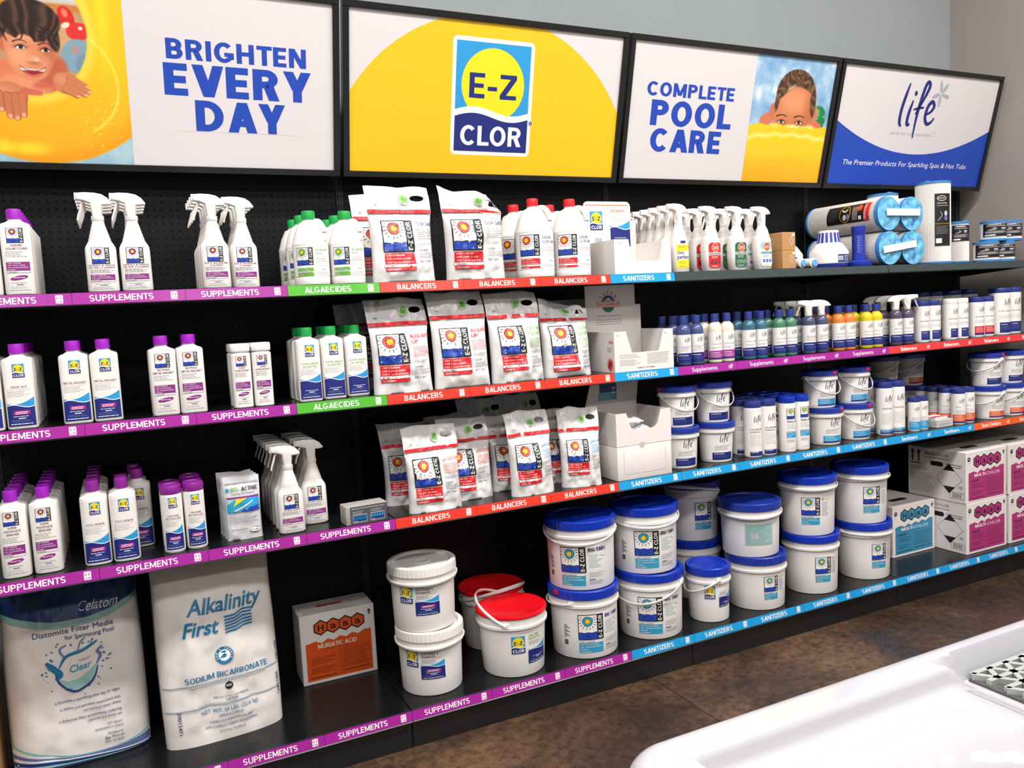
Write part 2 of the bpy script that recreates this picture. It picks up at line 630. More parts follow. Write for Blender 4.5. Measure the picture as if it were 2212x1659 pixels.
# ------------------------------------------------------------------ the room
def node_mat(name):
    m = bpy.data.materials.new(name)
    m.use_nodes = True
    MATS[name] = m
    return m, m.node_tree, m.node_tree.nodes['Principled BSDF']
def nd(nt, t, **k):
    n = nt.nodes.new(t)
    for a, v in k.items():
        setattr(n, a, v)
    return n
def math_n(nt, op, a, b=None):
    n = nd(nt, 'ShaderNodeMath', operation=op)
    for i, v in enumerate((a, b)):
        if v is None:
            continue
        if isinstance(v, (int, float)):
            n.inputs[i].default_value = v
        else:
            nt.links.new(v, n.inputs[i])
    return n.outputs[0]
def hole_mat(name, base, pitch_x, pitch_z, axes, rad, rough, stagger=False, off=0.0):
    """painted steel with a grid of small punched holes"""
    m, nt, b = node_mat(name)
    tc = nd(nt, 'ShaderNodeTexCoord')
    sp = nd(nt, 'ShaderNodeSeparateXYZ')
    nt.links.new(tc.outputs['Object'], sp.inputs[0])
    u, v = sp.outputs[axes[0]], sp.outputs[axes[1]]
    fv = math_n(nt, 'DIVIDE', v, pitch_z)
    fu = math_n(nt, 'DIVIDE', u, pitch_x)
    if stagger:
        fl = math_n(nt, 'FLOOR', fv)
        fu = math_n(nt, 'ADD', fu, math_n(nt, 'MULTIPLY', fl, 0.5))
    fu = math_n(nt, 'SUBTRACT', math_n(nt, 'FRACT', fu), 0.5)
    fv = math_n(nt, 'SUBTRACT', math_n(nt, 'FRACT', fv), 0.5)
    a = math_n(nt, 'MULTIPLY', fu, pitch_x)
    c = math_n(nt, 'MULTIPLY', fv, pitch_z)
    d = math_n(nt, 'SQRT', math_n(nt, 'ADD', math_n(nt, 'MULTIPLY', a, a), math_n(nt, 'MULTIPLY', c, c)))
    mask = math_n(nt, 'LESS_THAN', d, rad)
    mx = nd(nt, 'ShaderNodeMix', data_type='RGBA')
    nt.links.new(mask, mx.inputs[0])
    mx.inputs[6].default_value = hexc(base)
    mx.inputs[7].default_value = (0.001, 0.001, 0.001, 1)
    nt.links.new(mx.outputs[2], b.inputs['Base Color'])
    sm = nd(nt, 'ShaderNodeMapRange', interpolation_type='SMOOTHSTEP')
    nt.links.new(d, sm.inputs[0])
    sm.inputs[1].default_value = rad * 0.75
    sm.inputs[2].default_value = rad * 1.25
    bp = nd(nt, 'ShaderNodeBump')
    bp.inputs['Strength'].default_value = 0.8
    bp.inputs['Distance'].default_value = 0.003
    nt.links.new(sm.outputs[0], bp.inputs['Height'])
    nt.links.new(bp.outputs[0], b.inputs['Normal'])
    b.inputs['Roughness'].default_value = rough
    b.inputs['Specular IOR Level'].default_value = 0.22
    return m
hole_mat('pegboard', '0B0E13', 0.0254, 0.0254, (0, 2), 0.0036, 0.42)
hole_mat('deck_perforated', '131416', 0.0254, 0.0254, (0, 1), 0.0026, 0.24, stagger=True)

def floor_material():
    m, nt, b = node_mat('stained_concrete')
    tc = nd(nt, 'ShaderNodeTexCoord')
    n1 = nd(nt, 'ShaderNodeTexNoise')
    n1.inputs['Scale'].default_value = 1.7
    n1.inputs['Detail'].default_value = 8
    n1.inputs['Roughness'].default_value = 0.62
    n1.inputs['Distortion'].default_value = 0.6
    n2 = nd(nt, 'ShaderNodeTexNoise')
    n2.inputs['Scale'].default_value = 28
    n2.inputs['Detail'].default_value = 9
    n2.inputs['Roughness'].default_value = 0.7
    n3 = nd(nt, 'ShaderNodeTexNoise')
    n3.inputs['Scale'].default_value = 1.1
    n3.inputs['Detail'].default_value = 3
    mp = nd(nt, 'ShaderNodeMapping')
    mp.inputs['Location'].default_value = (3.1, 0.35, 0)
    nt.links.new(tc.outputs['Object'], mp.inputs[0])
    for n in (n1, n2, n3):
        nt.links.new(mp.outputs[0], n.inputs['Vector'])
    r1 = nd(nt, 'ShaderNodeValToRGB')
    e = r1.color_ramp.elements
    e[0].position, e[0].color = 0.34, hexc('33241B')
    e[1].position, e[1].color = 0.66, hexc('6E543F')
    k = r1.color_ramp.elements.new(0.5)
    k.color = hexc('4C382A')
    nt.links.new(n1.outputs['Fac'], r1.inputs[0])
    r3 = nd(nt, 'ShaderNodeValToRGB')
    r3.color_ramp.elements[0].position = 0.56
    r3.color_ramp.elements[1].position = 0.64
    nt.links.new(n3.outputs['Fac'], r3.inputs[0])
    m1 = nd(nt, 'ShaderNodeMix', data_type='RGBA')
    nt.links.new(math_n(nt, 'MULTIPLY', r3.outputs[0], 0.8), m1.inputs[0])
    nt.links.new(r1.outputs[0], m1.inputs[6])
    m1.inputs[7].default_value = hexc('2A2B31')
    r2 = nd(nt, 'ShaderNodeValToRGB')
    r2.color_ramp.elements[0].position, r2.color_ramp.elements[0].color = 0.36, (0.5, 0.5, 0.5, 1)
    r2.color_ramp.elements[1].position, r2.color_ramp.elements[1].color = 0.64, (1.45, 1.45, 1.45, 1)
    nt.links.new(n2.outputs['Fac'], r2.inputs[0])
    m2 = nd(nt, 'ShaderNodeMix', data_type='RGBA', blend_type='MULTIPLY')
    m2.inputs[0].default_value = 1.0
    nt.links.new(m1.outputs[2], m2.inputs[6])
    nt.links.new(r2.outputs[0], m2.inputs[7])
    nt.links.new(m2.outputs[2], b.inputs['Base Color'])
    b.inputs['Roughness'].default_value = 0.42
    bp = nd(nt, 'ShaderNodeBump')
    bp.inputs['Strength'].default_value = 0.15
    bp.inputs['Distance'].default_value = 0.003
    nt.links.new(n2.outputs['Fac'], bp.inputs['Height'])
    nt.links.new(bp.outputs[0], b.inputs['Normal'])
floor_material()
mat('wall_grey', '919898', 0.85, bump=0.25, bscale=90, vary=0.02, vscale=3)
mat('wall_beige', 'A69D96', 0.85, bump=0.25, bscale=90, vary=0.02, vscale=3)
mat('ceiling_white', 'E6E4E0', 0.9, bump=0.1, bscale=60)
mat('lamp_housing', 'E8E8E8', 0.5)
X0, X1, Y0, Y1 = -5.0, 3.70, -8.5, 0.60
# the floor is cast in slabs, the joint between two of them shows
slabs = [(-5.05, 1.009, Y0 - .05, Y1 + .05), (1.013, 3.75, Y0 - .05, Y1 + .05)]
fl = struct('floor', box_mesh('floor', 'joint_grey', (-5.05, 3.75, Y0 - .05, Y1 + .05, -0.06, -0.0045)))
for a in slabs:
    bm = bmesh.new()
    add_box(bm, a[0], a[1], a[2], a[3], -0.0045, 0.0, bev=0.002, seg=2)
    part('floor_slab', from_bm(bm, 'slab', 'stained_concrete'), fl)
struct('wall_back', box_mesh('wall_back', 'wall_grey', (X0 - .1, X1 + .1, Y1, Y1 + .1, 0, CEIL)))
struct('wall_right', box_mesh('wall_right', 'wall_beige', (X1, X1 + .1, Y0, Y1, 0, CEIL)))
struct('wall_left', box_mesh('wall_left', 'wall_grey', (X0 - .1, X0, Y0, Y1, 0, CEIL)))
struct('wall_front', box_mesh('wall_front', 'wall_grey', (X0 - .1, X1 + .1, Y0 - .1, Y0, 0, CEIL)))
struct('ceiling', box_mesh('ceiling', 'ceiling_white', (X0 - .1, X1 + .1, Y0 - .1, Y1 + .1, CEIL, CEIL + .1)))
lamp_me = box_mesh('lamp_housing', 'lamp_housing', (-.61, .61, -.305, .305, -.05, 0.0))
for i, (x, y) in enumerate(LAMPS):
    struct('trim_%d' % (i + 1), lamp_me, (x, y, CEIL), 'recessed ceiling light panel housing')

# ------------------------------------------------------------------ shelving bays
BW = 1.2192
ST = BW / 4
ZC = {0: 0.1200, 1: 1.6026, 2: 1.2227, 3: 0.7920}
ZD = {k: v + 0.017 for k, v in ZC.items()}        # deck tops
YB = 0.512                                        # face of the back panels

def logo_chip(a, x, y, s, m='white', hole='magenta'):
    a.rrect(x, y, x + s * 0.8, y + s, s * 0.1, m, 2, 2)
    a.text('E-Z', x + s * 0.4, y + s * 0.52, s * 0.3, hole, 3, 0.03, w=s * 0.56)
    a.text('CLOR', x + s * 0.4, y + s * 0.1, s * 0.24, hole, 3, 0.03, w=s * 0.66)
LIFE = dict(l=[(.13, 1.0), (.06, .7), (.0, .35), (.01, .08), (.08, .0)], i=[(.31, .62), (.24, .3), (.24, .06), (.33, .06)],
            f=[(.44, .30), (.60, .62), (.73, .95), (.68, 1.06), (.60, .95), (.52, .5), (.49, .1), (.49, -.26)], c=[(.36, .40), (.52, .45), (.68, .47)],
            e=[(.74, .30), (.90, .38), (.98, .52), (.90, .62), (.79, .5), (.76, .25), (.84, .10), (.96, .13), (1.05, .25)])
def logo_life(a, x, y, w, ink='navy', flower='grey', l=1, sw=0.085, sub=None):
    """handwritten word mark with a five petal flower; (x, y) is its baseline start, w the width of the word"""
    h = w * 0.86
    T = lambda p: (x + p[0] * w, y + p[1] * h)
    for k in LIFE:
        a.stroke([T(p) for p in LIFE[k]], sw * w * (0.6 if k == 'c' else 1), ink, l, 4)
    a.ell(*T((.35, .78)), .045 * w, .055 * w, ink, l, 10)
    if flower:
        cx, cy = T((1.12, .82))
        for d in (104, 50, -14, -92, 198):
            r = math.radians(d)
            a.ell(cx + .15 * w * math.cos(r), cy + .15 * w * math.sin(r), .13 * w, .042 * w, flower, l, 12, r)
STRIPS = {'S': ('SUPPLEMENTS', 'gloss_magenta', .171, 'magenta'), 'A': ('ALGAECIDES', 'gloss_green', .152, 'green'),
          'B': ('BALANCERS', 'gloss_red', .140, 'balred'), 'N': ('SANITIZERS', 'gloss_cyan', .146, 'cyan'),
          's': ('Supplements', 'gloss_magenta', .13, 0), 'b': ('Balancers', 'gloss_lifered', .11, 0),
          'n': ('Sanitizers', 'gloss_cyan', .11, 0), 'o': ('Shock Oxidizers', 'gloss_orange', .15, 0)}
RH = 0.0335      # height of a strip
def rail_map(x, y, o):      # a little tilted back, as a price channel is
    return Vector((x, 0.0018 + 0.18 * y - o, y))
STRIP_ME = {}
for k, (t, m, w, hole) in STRIPS.items():
    a = Art()
    L = ST - 0.001
    a.rect(0.0005, -RH / 2, L, RH / 2, m, 0)
    if hole:
        a.text(t, 0.13, -0.0092, 0.0184, 'white', 1, 0.022, w=w)
        logo_chip(a, 0.263, -0.012, 0.024, 'white', hole)
    else:
        a.text(t, 0.135, -0.008, 0.0175, 'white', 1, 0.03, w=w)
        logo_life(a, 0.262, -0.008, 0.017, 'white', 'white', 1, 0.12)
    me = a.mesh('strip', rail_map, base=0.0, step=0.0003)
    bm = bmesh.new()
    bm.from_mesh(me)
    e = 0.0012
    add_rings(bm, [[tuple(rail_map(x, y, -q)) for x, y in ((0.0005, -RH / 2), (L, -RH / 2), (L, RH / 2), (0.0005, RH / 2))] for q in (e, 0.0001)])
    bm.to_mesh(me)
    bm.free()
    STRIP_ME[k] = me
PLAN = {1: ['SSSA', 'BBBN', '', ''], 2: ['SSSA', 'BBBN', 'ssss', 'bbbb'], 3: ['SSSS', 'BBBN', 'NNNN', 'nnoo'], 0: ['SSSS', 'SSSN', 'NNNN', 'NNNN']}
BAY_X = [-BW, 0.0, BW, 2 * BW]
g = 0.0016
def shelf_mesh():
    bm = bmesh.new()
    add_box(bm, g, BW - g, 0.010, YB - .005, -0.004, 0.0, bev=0.0012, mi=0)
    add_box(bm, g, BW - g, 0.006, 0.012, -0.036, -0.0005, mi=1)
    add_box(bm, g, BW - g, YB - 0.011, YB - .005, -0.03, -0.004, mi=1)
    for x in (0.3, 0.61, 0.92):
        add_box(bm, x - .03, x + .03, 0.012, YB - .006, -0.018, -0.004, mi=1)
    return from_bm(bm, 'shelf', ['deck_perforated', 'steel_black'])
def rail_mesh():     # price channel: back plate, two lips
    bm = bmesh.new()
    P = [(-0.002, -0.0205), (0.0075, -0.0225), (0.0075, 0.0165), (0.0045, 0.0175), (0.0035, 0.0125), (0.0020, -0.0150)]
    P = [(rail_map(0, -RH / 2, 0).y - .0025, -RH / 2 - .0035), (0.0095, -RH / 2 - .0035), (0.0095, RH / 2 + .0006), (rail_map(0, RH / 2, 0).y - .0004, RH / 2 + .0006),
         (rail_map(0, RH / 2, 0).y + .0014, RH / 2), (rail_map(0, -RH / 2, 0).y + .0014, -RH / 2)]
    a = [bm.verts.new((g, y, z)) for y, z in P]
    b = [bm.verts.new((BW - g, y, z)) for y, z in P]
    n = len(P)
    bm.faces.new(a)
    bm.faces.new(list(reversed(b)))
    for i in range(n):
        bm.faces.new((a[i], b[i], b[(i + 1) % n], a[(i + 1) % n]))
    bmesh.ops.recalc_face_normals(bm, faces=bm.faces)
    return from_bm(bm, 'rail', 'rail_black')
SHELF, RAIL = shelf_mesh(), rail_mesh()
a = Art()
a.rect(g, -RH / 2, BW - g, RH / 2, 'rail_clear', 0)
CLEAR = a.mesh('clear_insert', rail_map, base=0.0)
def bracket_mesh():
    bm = bmesh.new()
    a = [bm.verts.new((0, y, z)) for y, z in ((YB - .006, -.019), (.05, -.019), (.05, -.026), (YB - .006, -.062))]
    b = [bm.verts.new((.003, y, z)) for y, z in ((YB - .006, -.019), (.05, -.019), (.05, -.026), (YB - .006, -.062))]
    bm.faces.new(a)
    bm.faces.new(list(reversed(b)))
    for i in range(4):
        bm.faces.new((a[i], b[i], b[(i + 1) % 4], a[(i + 1) % 4]))
    bmesh.ops.recalc_face_normals(bm, faces=bm.faces)
    return from_bm(bm, 'bracket', 'steel_black')
BRACKET = bracket_mesh()
DECK = box_mesh('base_deck', 'deck_perforated', (g, BW - g, -0.033, YB - .005, -0.02, 0.0), bev=0.0015)
KICK = box_mesh('kick', 'steel_black', (g, BW - g, -0.030, -0.018, -0.1368, -0.045), bev=0.001)
LIP = box_mesh('lip', 'rail_black', (g, BW - g, -0.036, -0.030, -0.042, -0.0005), bev=0.001)
PANEL = box_mesh('panel', 'pegboard', (0.032, BW - 0.001, 0.0, 0.006, 0.0, 2.06))
UPR = box_mesh('upright', 'steel_black', (0.001, 0.031, -0.004, 0.035, 0.0, 2.10), bev=0.002)
bm = bmesh.new()
for i in range(62):
    z = 0.16 + i * 0.0305
    for s in (-1, 1):
        add_box(bm, s * .0062 - .0022 + .016, s * .0062 + .0022 + .016, -0.0046, -0.003, z, z + 0.021)
SLOTS = from_bm(bm, 'slots', 'slot_dark')
BAYNAME = ['far left', 'second from left', 'third from left', 'far right']
LVNAME = {1: 'top', 2: 'second', 3: 'third'}
for b, bx in enumerate(BAY_X):
    t = thing('shelving_frame', 'black pegboard back and slotted uprights, %s bay' % BAYNAME[b], 'shelving', (bx, 0, 0), 0, 'black shelving frames along the wall')
    part('back_panel', PANEL, t, (0, YB, 0.03))
    for ux in ([0.0, BW - 0.032] if b == 3 else [0.0]):
        u = part('upright', UPR, t, (ux, YB, 0))
        part('slot_column', SLOTS, u)['kind'] = 'stuff'
    for lv in (1, 2, 3):
        col = {'': 'plain black rail', 'S': 'purple strips', 'B': 'red strips', 's': 'purple strips', 'b': 'red strips', 'N': 'light blue strips', 'n': 'light blue strips'}[PLAN[lv][b][:1]]
        s = thing('shelf', '%s black steel shelf with %s, %s bay' % (LVNAME[lv], col, BAYNAME[b]), 'shelf', (bx, 0, ZD[lv]), 0, 'black steel shelves')
        part('deck', SHELF, s)
        r = part('price_rail', RAIL, s, (0, 0, -0.017))
        if PLAN[lv][b]:
            for i, c in enumerate(PLAN[lv][b]):
                part('label_strip', STRIP_ME[c], r, (i * ST, 0, 0))
        else:
            part('clear_insert', CLEAR, r)
        for x in (0.004, BW - 0.007):
            part('bracket', BRACKET, s, (x, 0, 0))
    d = thing('base_deck', 'black base deck with price rail close to the floor, %s bay' % BAYNAME[b], 'shelf', (bx, 0, ZD[0]), 0, 'black base decks')
    part('deck', DECK, d)
    part('front_lip', LIP, d)
    r = part('price_rail', RAIL, d, (0, -0.043, -0.017))
    for i, c in enumerate(PLAN[0][b]):
        part('label_strip', STRIP_ME[c], r, (i * ST, 0, 0))
    part('kick_plate', KICK, d)

# ------------------------------------------------------------------ signs over the shelving
def logo_new(a, x, y, w, l=1, border=False):
    """sun over a wave, blue square with two words; w is the width of the block, height 1.27 w"""
    h = 1.27 * w
    if border:
        e = 0.048 * w
        a.rrect(x - e, y - e, x + w + e, y + h + e, 0.06 * w, 'white', l)
    n = 16
    wv = lambda u, k: y + h * (k + 0.040 * math.sin(u * 2 * PI * 0.95 + 0.15) + 0.01 * u)
    top = [(x + w * i / n, wv(i / n, .375)) for i in range(n + 1)]
    a.poly(top + [(x + w, y + h), (x, y + h)], 'sky', l + 1)
    a.ell(x + .5 * w, y + .62 * h, .425 * w, .425 * w, 'yellow', l + 2, 36)
    a.poly([(x, y), (x + w, y)] + list(reversed(top)), 'white', l + 3)
    nav = [(x + w * i / n, wv(i / n, .315)) for i in range(n + 1)]
    a.poly([(x, y), (x + w, y)] + list(reversed(nav)), 'navy', l + 4)
    a.text('E-Z', x + .5 * w, y + .495 * h, .29 * w, 'navy', l + 3, .03, w=.64 * w)
    a.text('CLOR', x + .5 * w, y + .055 * h, .235 * w, 'white', l + 5, .035, w=.84 * w)
def sunlogo(a, x, y, w, blob='redblob', l=1, water='blue'):
    """hand drawn sun over water in a black frame, black name bar on the right; height 1.0 w"""
    t = .016 * w
    a.rect(x - t, y - t, x + w + t, y + w + t, 'black', l)
    a.rect(x + t, y + t, x + .74 * w, y + w - t, 'white', l + 1)
    n = 12
    wl = [(x + t + (.74 * w - t) * i / n, y + .27 * w + .014 * w * math.sin(i * 1.3)) for i in range(n + 1)]
    a.poly([(p[0], p[1] + .02 * w) for p in wl] + [(x + .74 * w, y + t), (x + t, y + t)], 'black', l + 2)
    a.poly(wl + [(x + .74 * w, y + t), (x + t, y + t)], water, l + 3)
    for r in (.22, .13):
        a.ell(x + .38 * w, y + .13 * w, r * w, r * .36 * w, 'black', l + 4, 20)
        a.ell(x + .38 * w, y + .13 * w, (r - .014) * w, (r - .014) * .33 * w, water, l + 5, 20)
    sx, sy = x + .37 * w, y + .745 * w
    for d in (-10, 12, 168, 192, 212, 235, 262, 285, 310, 332, 148, 30):
        r = math.radians(d)
        c, s = math.cos(r), math.sin(r)
        L0, L1 = .255 * w, .36 * w
        if sy + L1 * s > y + w - t:
            L1 = .30 * w
        p, q = (sx + L0 * c, sy + L0 * s), (sx + L1 * c, sy + L1 * s)
        q = (max(x + t, q[0]), min(y + w - t, q[1]))
        k = .011 * w
        a.poly([(p[0] - s * k, p[1] + c * k), (p[0] + s * k, p[1] - c * k), (q[0] + s * k, q[1] - c * k), (q[0] - s * k, q[1] + c * k)], 'black', l + 2)
    a.ell(sx, sy, .215 * w, .205 * w, 'black', l + 3, 24, 0.3, .03)
    a.ell(sx, sy, .195 * w, .185 * w, blob, l + 4, 24, 0.3, .03)
    a.ell(sx, sy, .115 * w, .115 * w, 'black', l + 5, 18)
    a.ell(sx, sy, .10 * w, .10 * w, 'sunyel', l + 6, 18)
    a.text('E-Z CLOR', x + .955 * w, y + .5 * w, .16 * w, 'white', l + 2, .03, w=.92 * w, rot=PI / 2)

def photo_mesh(name, x0, x1, z0, z1, nx, nz, fn):
    """a printed picture: a finely divided panel that carries the print colours"""
    X, Z = np.meshgrid(np.linspace(x0, x1, nx), np.linspace(z0, z1, nz))
    rgb = fn(X, Z)
    co = np.stack([X, np.zeros_like(X), Z], -1).reshape(-1, 3)
    i = np.arange(nx * nz).reshape(nz, nx)
    F = np.stack([i[:-1, :-1], i[:-1, 1:], i[1:, 1:], i[1:, :-1]], -1).reshape(-1, 4)
    me = bpy.data.meshes.new(name)
    me.from_pydata(co.tolist(), [], F.tolist())
    at = me.color_attributes.new('print', 'FLOAT_COLOR', 'POINT')
    c = np.clip(rgb.reshape(-1, 3), 0, 1)
    c = np.where(c <= .04045, c / 12.92, ((c + .055) / 1.055) ** 2.4)
    at.data.foreach_set('color', np.concatenate([c, np.ones((len(c), 1))], 1).astype(np.float32).ravel())
    me.materials.append(MATS['print_photo'])
    return me
pm, nt, bs = node_mat('print_photo')
at = nd(nt, 'ShaderNodeAttribute', attribute_name='print')
nt.links.new(at.outputs['Color'], bs.inputs['Base Color'])
bs.inputs['Roughness'].default_value = 0.42
def sm(d, w):
    t = np.clip(0.5 - d / (2 * w), 0, 1)
    return t * t * (3 - 2 * t)
class Pic:
    """a small painter for printed pictures: soft-edged shapes on a colour field"""
    def __init__(s, X, Z, c):
        s.X, s.Z = X, Z
        s.c = np.ones(X.shape + (3,)) * (np.array(c) / 255)
        s.rs = np.random.RandomState(3)
    def mix(s, m, c):
        c = np.array(c, float) / 255
        s.c = s.c * (1 - m[..., None]) + c * m[..., None]
    def ed(s, cx, cz, rx, rz, rot=0.0):
        c, q = math.cos(rot), math.sin(rot)
        dx, dz = s.X - cx, s.Z - cz
        u, v = (dx * c + dz * q) / rx, (-dx * q + dz * c) / rz
        return (np.sqrt(u * u + v * v) - 1) * min(rx, rz)
    def ell(s, cx, cz, rx, rz, c, rot=0.0, soft=.002, al=1.0, clip=None):
        m = sm(s.ed(cx, cz, rx, rz, rot), soft) * al
        if clip is not None:
            m = m * clip
        s.mix(m, c)
    def cap(s, p, q, r0, r1, c, soft=.002, al=1.0, clip=None):
        p, q = np.array(p), np.array(q)
        d = q - p
        t = np.clip(((s.X - p[0]) * d[0] + (s.Z - p[1]) * d[1]) / (d @ d), 0, 1)
        dist = np.hypot(s.X - p[0] - t * d[0], s.Z - p[1] - t * d[1]) - (r0 + (r1 - r0) * t)
        m = sm(dist, soft) * al
        if clip is not None:
            m = m * clip
        s.mix(m, c)
    def line(s, pts, r0, r1, c, soft=.0012, al=1.0, clip=None):
        P = crom(pts, 5)
        for i in range(len(P) - 1):
            k = i / (len(P) - 1)
            s.cap(P[i], P[i + 1], r0 + (r1 - r0) * k, r0 + (r1 - r0) * (k + 1 / len(P)), c, soft, al, clip)
    def fbm(s, sc, seed=0, oc=4):
        out = np.zeros_like(s.X)
        for o in range(oc):
            f = sc * 2 ** o
            rs = np.random.RandomState(seed + o)
            for k in range(5):
                th, ph = rs.uniform(0, 2 * PI, 2)
                out += np.sin(f * (s.X * math.cos(th) + s.Z * math.sin(th)) + ph + 1.5 * np.sin(f * .6 * (s.X * math.sin(th) - s.Z * math.cos(th)) + ph * 2)) / (5 * 1.7 ** o)
        return out
def pic_boy_ring(X, Z):
    p = Pic(X, Z, (150, 190, 206))
    n = p.fbm(40, 1)
    p.mix(np.clip(.5 + n, 0, 1) * .5, (196, 222, 230))
    # scene seen through the ring
    hole = sm(p.ed(.245, .415, .163, .185), .003)
    p.mix(hole, (196, 150, 110))
    p.mix(hole * sm(-(Z - .50), .02), (214, 216, 220))
    p.mix(hole * sm(np.abs(Z - .488) - .010, .004), (196, 128, 60))
    p.mix(hole * sm(p.ed(.35, .40, .04, .06), .03) * .8, (214, 170, 120))
    # ring body
    d = np.hypot(X - .27, Z - .395)
    ring = sm(d - .372, .004) * (1 - hole)
    p.mix(ring, (253, 196, 28))
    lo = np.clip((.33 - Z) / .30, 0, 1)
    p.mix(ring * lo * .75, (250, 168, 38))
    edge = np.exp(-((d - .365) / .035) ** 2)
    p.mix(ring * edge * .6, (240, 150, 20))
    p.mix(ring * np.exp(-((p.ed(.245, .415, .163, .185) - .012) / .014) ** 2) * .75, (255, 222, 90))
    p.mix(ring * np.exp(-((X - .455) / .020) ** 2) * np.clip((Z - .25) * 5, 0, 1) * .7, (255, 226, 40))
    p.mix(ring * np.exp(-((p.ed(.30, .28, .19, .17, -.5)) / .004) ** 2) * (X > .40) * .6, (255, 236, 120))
    p.mix(ring * sm(p.ed(.215, .065, .05, .018), .015) * .8, (255, 232, 50))
    p.mix(ring * sm(p.ed(.14, .07, .03, .02), .015) * .8, (255, 232, 50))
    rs = np.random.RandomState(8)
    for k in range(34):
        a = rs.uniform(.36, .50)
        b = rs.uniform(.08, .22)
        p.ell(a, b, rs.uniform(.001, .004), rs.uniform(.001, .0025), (255, 240, 120), .6, .001, .8, ring)
    # toys in the water
    p.ell(.355, .462, .022, .034, (214, 40, 30), .3, .002, 1, hole)
    p.ell(.352, .475, .008, .013, (250, 150, 120), .3, .003, .8, hole)
    p.ell(.385, .424, .034, .026, (226, 50, 44), .15, .002, 1, hole)
    p.ell(.392, .434, .006, .005, (255, 230, 220), 0, .002, 1, hole)
    p.ell(.352, .44, .012, .008, (246, 226, 200), .5, .002, 1, hole)
    p.ell(.375, .352, .044, .052, (132, 164, 182), -.5, .003, 1, hole)
    p.ell(.372, .37, .012, .012, (190, 140, 130), 0, .002, .8, hole)
    p.ell(.39, .33, .02, .03, (110, 140, 160), -.3, .008, .7, hole)
    # body
    p.ell(.20, .285, .075, .05, (226, 128, 92), .15, .004, 1, hole)
    p.ell(.30, .29, .04, .06, (196, 100, 72), -.5, .006, 1, hole)
    p.ell(.225, .255, .07, .03, (238, 156, 118), -.15, .01, .8, hole)
    p.ell(.275, .262, .03, .014, (205, 92, 74), .3, .006, .7, hole)
    # head
    p.ell(.176, .375, .017, .024, (206, 112, 76), .2, .003, 1, hole)
    p.ell(.25, .372, .072, .082, (222, 142, 100), .06, .003, 1, hole)
    p.ell(.246, .325, .056, .055, (224, 142, 100), .10, .004, 1, hole)
    p.ell(.215, .34, .026, .035, (240, 172, 130), 0, .02, .8, hole)
    p.ell(.24, .405, .045, .022, (238, 168, 128), .1, .015, .7, hole)
    p.ell(.30, .345, .018, .05, (186, 98, 66), .1, .018, .7, hole)
    p.ell(.285, .325, .016, .016, (236, 154, 112), 0, .012, .7, hole)
    for ex, ez, w in ((.222, .366, .015), (.289, .362, .014)):
        p.ell(ex, ez + .002, w * 1.35, .008, (176, 96, 66), .05, .005, .8, hole)
        p.ell(ex, ez, w, .0052, (246, 236, 230), .05, .0015, 1, hole)
        p.ell(ex + .001, ez, .0062, .0056, (44, 30, 26), 0, .0012, 1, hole)
        p.line([(ex - w, ez - .001), (ex, ez + .007), (ex + w, ez - .001)], .0014, .0014, (50, 26, 20), clip=hole)
        p.line([(ex - w * 1.3, ez + .014), (ex, ez + .021), (ex + w * 1.2, ez + .014)], .0022, .0012, (92, 52, 36), al=.85, clip=hole)
    p.ell(.256, .330, .014, .011, (240, 168, 128), 0, .006, 1, hole)
    p.ell(.256, .322, .015, .005, (182, 92, 66), 0, .004, .7, hole)
    p.ell(.262, .333, .005, .005, (252, 204, 172), 0, .004, .9, hole)
    mouth = sm(p.ed(.249, .309, .034, .022), .002) * sm(Z - (.304 + 6 * (X - .249) ** 2), .002) * hole
    p.mix(mouth, (150, 40, 44))
    p.mix(mouth * sm(-(Z - .2985), .0012), (250, 240, 232))
    p.line([(.214, .312), (.23, .302), (.249, .299), (.268, .302), (.284, .311)], .0012, .0012, (150, 62, 56), clip=hole)
    p.line([(.228, .291), (.249, .284), (.270, .291)], .003, .003, (216, 104, 92), soft=.002, clip=hole)
    # wet dark hair
    hair = sm(p.ed(.252, .445, .085, .062, -.05), .003) * sm(-(Z - (.412 - 1.2 * np.abs(X - .235) + .006 * np.sin(X * 180))), .004)
    hair = np.maximum(hair, sm(p.ed(.312, .410, .018, .05, .15), .003)) * hole
    hair = np.maximum(hair, sm(p.ed(.175, .435, .016, .045, -.1), .003) * hole)
    p.mix(hair, (52, 34, 28))
    st = np.sin(260 * (X - .24) / (1 + 7 * np.abs(Z - .40)) + 6 * p.fbm(30, 5, 2))
    p.mix(hair * np.clip(st, 0, 1) * .55, (122, 88, 70))
    p.mix(hair * np.clip(-st - .3, 0, 1) * .5, (24, 14, 12))
    for a, b, c in (((.22, .43), (.232, .405), (.222, .385)), ((.26, .425), (.29, .405), (.286, .385)), ((.30, .43), (.315, .40), (.306, .38)), ((.205, .425), (.20, .41), (.21, .395)),
                    ((.28, .43), (.30, .41), (.301, .395)), ((.19, .43), (.182, .40), (.188, .38))):
        p.line([a, b, c], .0034, .001, (48, 30, 24), clip=hole)
    # hands over the ring
    sk, dk, lt = (212, 128, 88), (150, 74, 48), (238, 178, 148)
    p.ell(.335, .268, .034, .033, sk, -.4, .003)
    p.ell(.325, .28, .02, .015, (226, 148, 106), -.4, .01, .8)
    for a, b in (((.35, .285), (.392, .262)), ((.348, .272), (.398, .246)), ((.342, .260), (.388, .236)), ((.333, .25), (.366, .232))):
        p.cap(a, b, .0105, .0078, dk)
        p.cap((a[0], a[1] + .0012), (b[0], b[1] + .0012), .0093, .0068, sk)
        p.ell(b[0] + .003, b[1] - .001, .005, .0045, lt, 0, .0015)
    p.ell(.178, .225, .05, .038, sk, -.1, .003)
    p.ell(.165, .235, .03, .016, (228, 150, 110), -.1, .01, .7)
